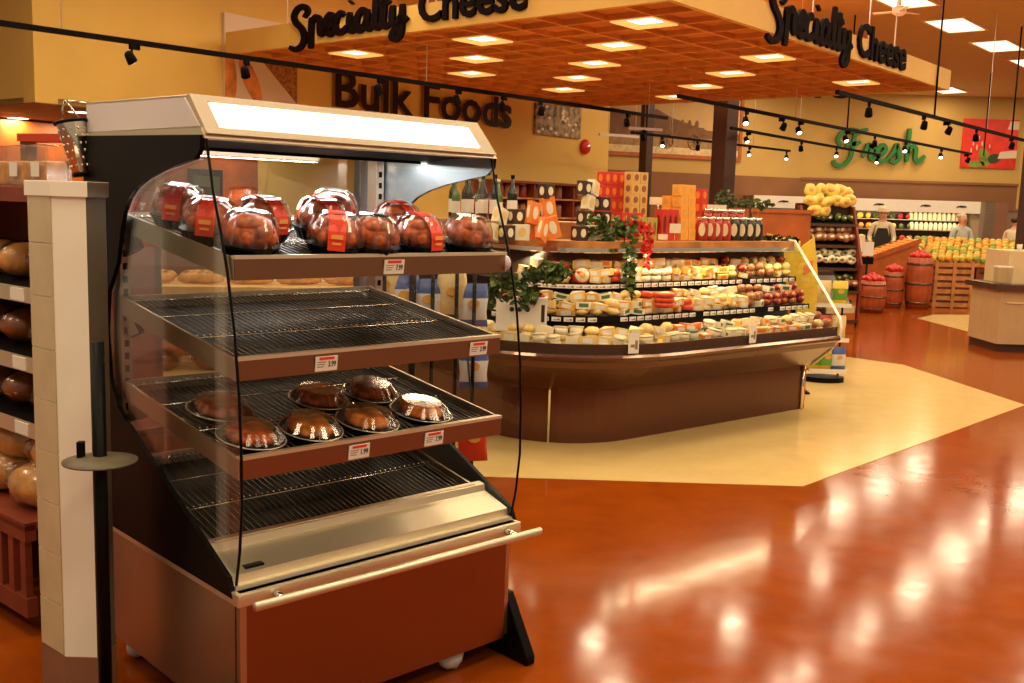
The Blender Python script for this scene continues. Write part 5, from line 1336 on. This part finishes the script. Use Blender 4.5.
for z, y in ((1.0,.35),(1.28,.45),(1.52,.55)): m = MB(); m.box(-2.6,2.75,y,.9,z,z+.02); m.build('shelf', 'steel', CW)
area('case_light', 5, 40, (1,.82,.5), CW, (0,.2,1.7), (math.radians(20),0,0), size_y=.1)
bt = thing('milk_bottle', 'bottle', 'bottle'); m = MB(); m.lathe([(.045,0),(.05,.01),(.05,.12),(.028,.16)], seg=10); m.build('body', 'ch_white', bt); m = MB(); m.lathe([(.03,.16),(.03,.18)], seg=10); m.build('cap', 'lab_green', bt); KMb = Kind(bt)
CX = CW.matrix_basis
for (z, y, nm) in ((1.54,.60,'top'), (1.30,.50,'second')):
    for k in range(12): KMb.put(CX @ Vector((1.35+.115*k, y, z)), 0, 'small white bottle on the %s shelf at the right of the far wall case' % nm, 'white bottles on the %s shelf' % nm, scale=(1,1,1.1))
KV = [bagk('leaf2','leaf','leafy_green',1.4), bagk('lab_orange','ch_gold','orange_vegetable',1.4), bagk('red','dark_wine','red_vegetable',1.4), bagk('yellow','ch_yellow','yellow_vegetable',1.4), bagk('leaf','leaf2','dark_green_vegetable',1.4)]
NV = ['light green', 'orange', 'red', 'yellow', 'dark green']
for (z, y, nm) in ((1.54,.62,'top'), (1.30,.52,'second'), (1.02,.42,'third'), (.72,.1,'lowest')):
    for k in range(26 if z < 1.2 else 20):
        ki = ((k//3)*2+int(z*10)) % 5; x = -2.4+.195*k
        if x > 2.6: continue
        KV[ki].put(CX @ Vector((x, y, z)), random.random(), '%s vegetable bunch on the %s shelf of the far wall case' % (NV[ki], nm), '%s vegetables, %s shelf, far wall case' % (NV[ki], nm), scale=(1,1,1))
t = thing('grey_wall_panel', 'plain grey panel wall right of the far produce case', 'partition', (11.35, 24.6, 0))
m = MB(); m.box(-.05,2.6,0,.1,0,1.85); m.build('panel', 'grey_wall', t); m = MB(); m.box(-.3,.25,-.3,.2,0,2.0); m.build('brown_post', 'base_brown', t); m = MB(); m.box(.25,2.6,-.02,0,1.8,1.86); m.build('top_strip', 'band', t)

# ================================================================== SERVICE COUNTER at the right edge
t = thing('service_counter', 'beige service counter with a raised cabinet at the right edge', 'counter', (5.88, 12.3, 0), math.radians(0))
m = MB(); m.box(0,2.2,.0,.8,.10,.76); m.build('body', 'counter_beige', t, bevel=.004)
m = MB(); m.box(.03,2.2,.04,.8,.0,.10); m.build('toe_kick', 'island_dark', t)
m = MB(); m.box(-.07,2.25,-.07,.85,.76,.83); m.build('worktop', 'bumper', t, bevel=.004)
m = MB(); m.box(.12,2.2,.12,.75,.83,1.23); m.build('raised_cabinet', 'cream_counter', t, bevel=.004)
m = MB(); m.box(.08,2.2,-.012,0,.60,.615); m.build('drawer_line', 'frame_cream', t)
t = thing('clear_food_box', 'clear plastic box standing on the left end of the beige service counter', 'container', (5.90, 12.33, .83), 0)
m = MB(); m.prism([(-.08,0),(.08,0),(.09,.2),(-.09,.2)], -.06,.06,'y'); m.build('box', 'plastic_bag', t); m = MB(); m.box(-.095,.095,-.065,.065,.2,.215); m.build('lid', 'paper', t)
t = thing('white_cup', 'small white cup on top of the raised beige cabinet', 'cup', (6.2, 12.6, 1.23), 0)
m = MB(); m.lathe([(.025,0),(.034,.08)], seg=14); m.build('body', 'paper', t); m = MB(); m.lathe([(.036,.08),(.036,.09)], seg=14); m.build('lid', 'black', t)

# ================================================================== PEOPLE
def person(label, x, y, rz, shirt, hair, hat=None, h=1.72):
    root = thing('person', label, 'person', (x, y, 0), rz)
    s = h/1.72
    J = [('pelvis',(0,0,.93),.13), ('waist',(0,0,1.08),.125), ('chest',(0,.01,1.28),.15), ('neckb',(0,.0,1.42),.085), ('neck',(0,-.01,1.49),.055), ('jaw',(0,-.03,1.54),.072), ('head',(0,-.015,1.61),.095), ('crown',(0,0,1.67),.075)]
    vs = [j[1] for j in J]; r_ = [j[2] for j in J]; E_ = [(i, i+1) for i in range(len(J)-1)]
    def chain(start, pts):
        p = start
        for (c, q) in pts: vs.append(c); r_.append(q); E_.append((p, len(vs)-1)); p = len(vs)-1
    for sd in (-1, 1):
        chain(3, [((.17*sd,0,1.40),.062), ((.235*sd,-.02,1.15),.045), ((.20*sd,-.22,1.02),.034), ((.19*sd,-.29,1.01),.028)])
        hnd = len(vs)-1
        for f in range(4): chain(hnd, [(((.16+.018*f)*sd,-.35,1.01-.002*f),.009), (((.16+.018*f)*sd,-.385,.99),.008)])
        chain(hnd, [((.155*sd,-.32,1.0),.010), ((.14*sd,-.34,.99),.009)])
        chain(0, [((.10*sd,0,.86),.095), ((.11*sd,-.01,.48),.058), ((.11*sd,.02,.09),.042), ((.12*sd,-.12,.04),.035)])
    me = bpy.data.meshes.new('body'); me.from_pydata([Vector(v)*s for v in vs], E_, []); o = bpy.data.objects.new('body', me); COL.objects.link(o)
    sk = o.modifiers.new('s', 'SKIN'); sd_ = o.modifiers.new('d', 'SUBSURF'); sd_.levels = sd_.render_levels = 1
    for i, v in enumerate(me.skin_vertices[0].data): v.radius = (r_[i]*s*(1.15 if i < 4 else 1), r_[i]*s*(.8 if i < 4 else 1)); v.use_root = (i == 0)
    dg = bpy.context.evaluated_depsgraph_get(); nm = bpy.data.meshes.new_from_object(o.evaluated_get(dg)); nm.name = 'body'; bpy.data.objects.remove(o)
    for q in ('skin', shirt, 'trousers', 'apron'): nm.materials.append(M[q])
    for p in nm.polygons:
        c = p.center/s; p.use_smooth = True
        arm = abs(c.x) > .12 and c.y < -.12
        p.material_index = 0 if (c.z > 1.455 or (arm and c.z > .9 and c.y < -.16)) else (2 if c.z < .92 else 1)
    b = bpy.data.objects.new('body', nm); COL.objects.link(b); b.parent = root
    m = MB(); m.ball((0,.015*s,1.655*s), (.088*s,.10*s,.07*s), 0, 14, 8, jit=.03); m.build('hair', hair, root)
    m = MB(); m.ball((0,-.115*s,1.60*s), (.014,.022,.02), 0, 8, 5)
    for sd in (-1, 1): m.ball((.094*sd*s,-.005,1.605*s), (.012,.02,.03), 0, 8, 5)
    m.build('nose_and_ears', 'skin', root)
    m = MB()
    for sd in (-1, 1): m.ball((.034*sd*s,-.098*s,1.625*s), (.012,.008,.007), 0, 8, 5)
    m.ball((0,-.100*s,1.555*s), (.024,.008,.005), 0, 8, 5); m.build('eyes_and_mouth', 'dark_wine', root)
    if hat:
        m = MB(); m.prism([(-.15,.55),(.15,.55),(.17,1.10),(.09,1.36),(-.09,1.36),(-.17,1.10)], -.19, -.15, 'y'); m.build('apron', 'apron', root)
    if hat: m = MB(); m.lathe([(.10,1.64*s),(.105,1.66*s),(.105,1.70*s),(.09,1.76*s),(.0005,1.775*s)], seg=16, cap=False); m.lathe([(.13,1.655*s),(.13,1.665*s)], seg=16); m.build('hat', hat, root)
    return root
person('grey haired person in a pale blue shirt looking down behind the fruit slope', 8.72, 20.1, .2, 'shirt_blue', 'hair_grey', None, 1.70)
person('person in a cream hat and light collar with dark apron by the far produce case', 7.42, 20.8, -.3, 'shirt_cream', 'hair_grey', 'shirt_cream', 1.75)
person('dark haired person in a cream shirt at the far right behind the fruit slope', 10.15, 20.9, 2.2, 'shirt_cream', 'hair_dark', None, 1.66)

# prototypes that were never placed go away
def wipe(o):
    for c in [q for q in bpy.data.objects if q.parent == o]: wipe(c)
    bpy.data.objects.remove(o)
for k_ in Kind.all:
    if not k_.used: wipe(k_.p)
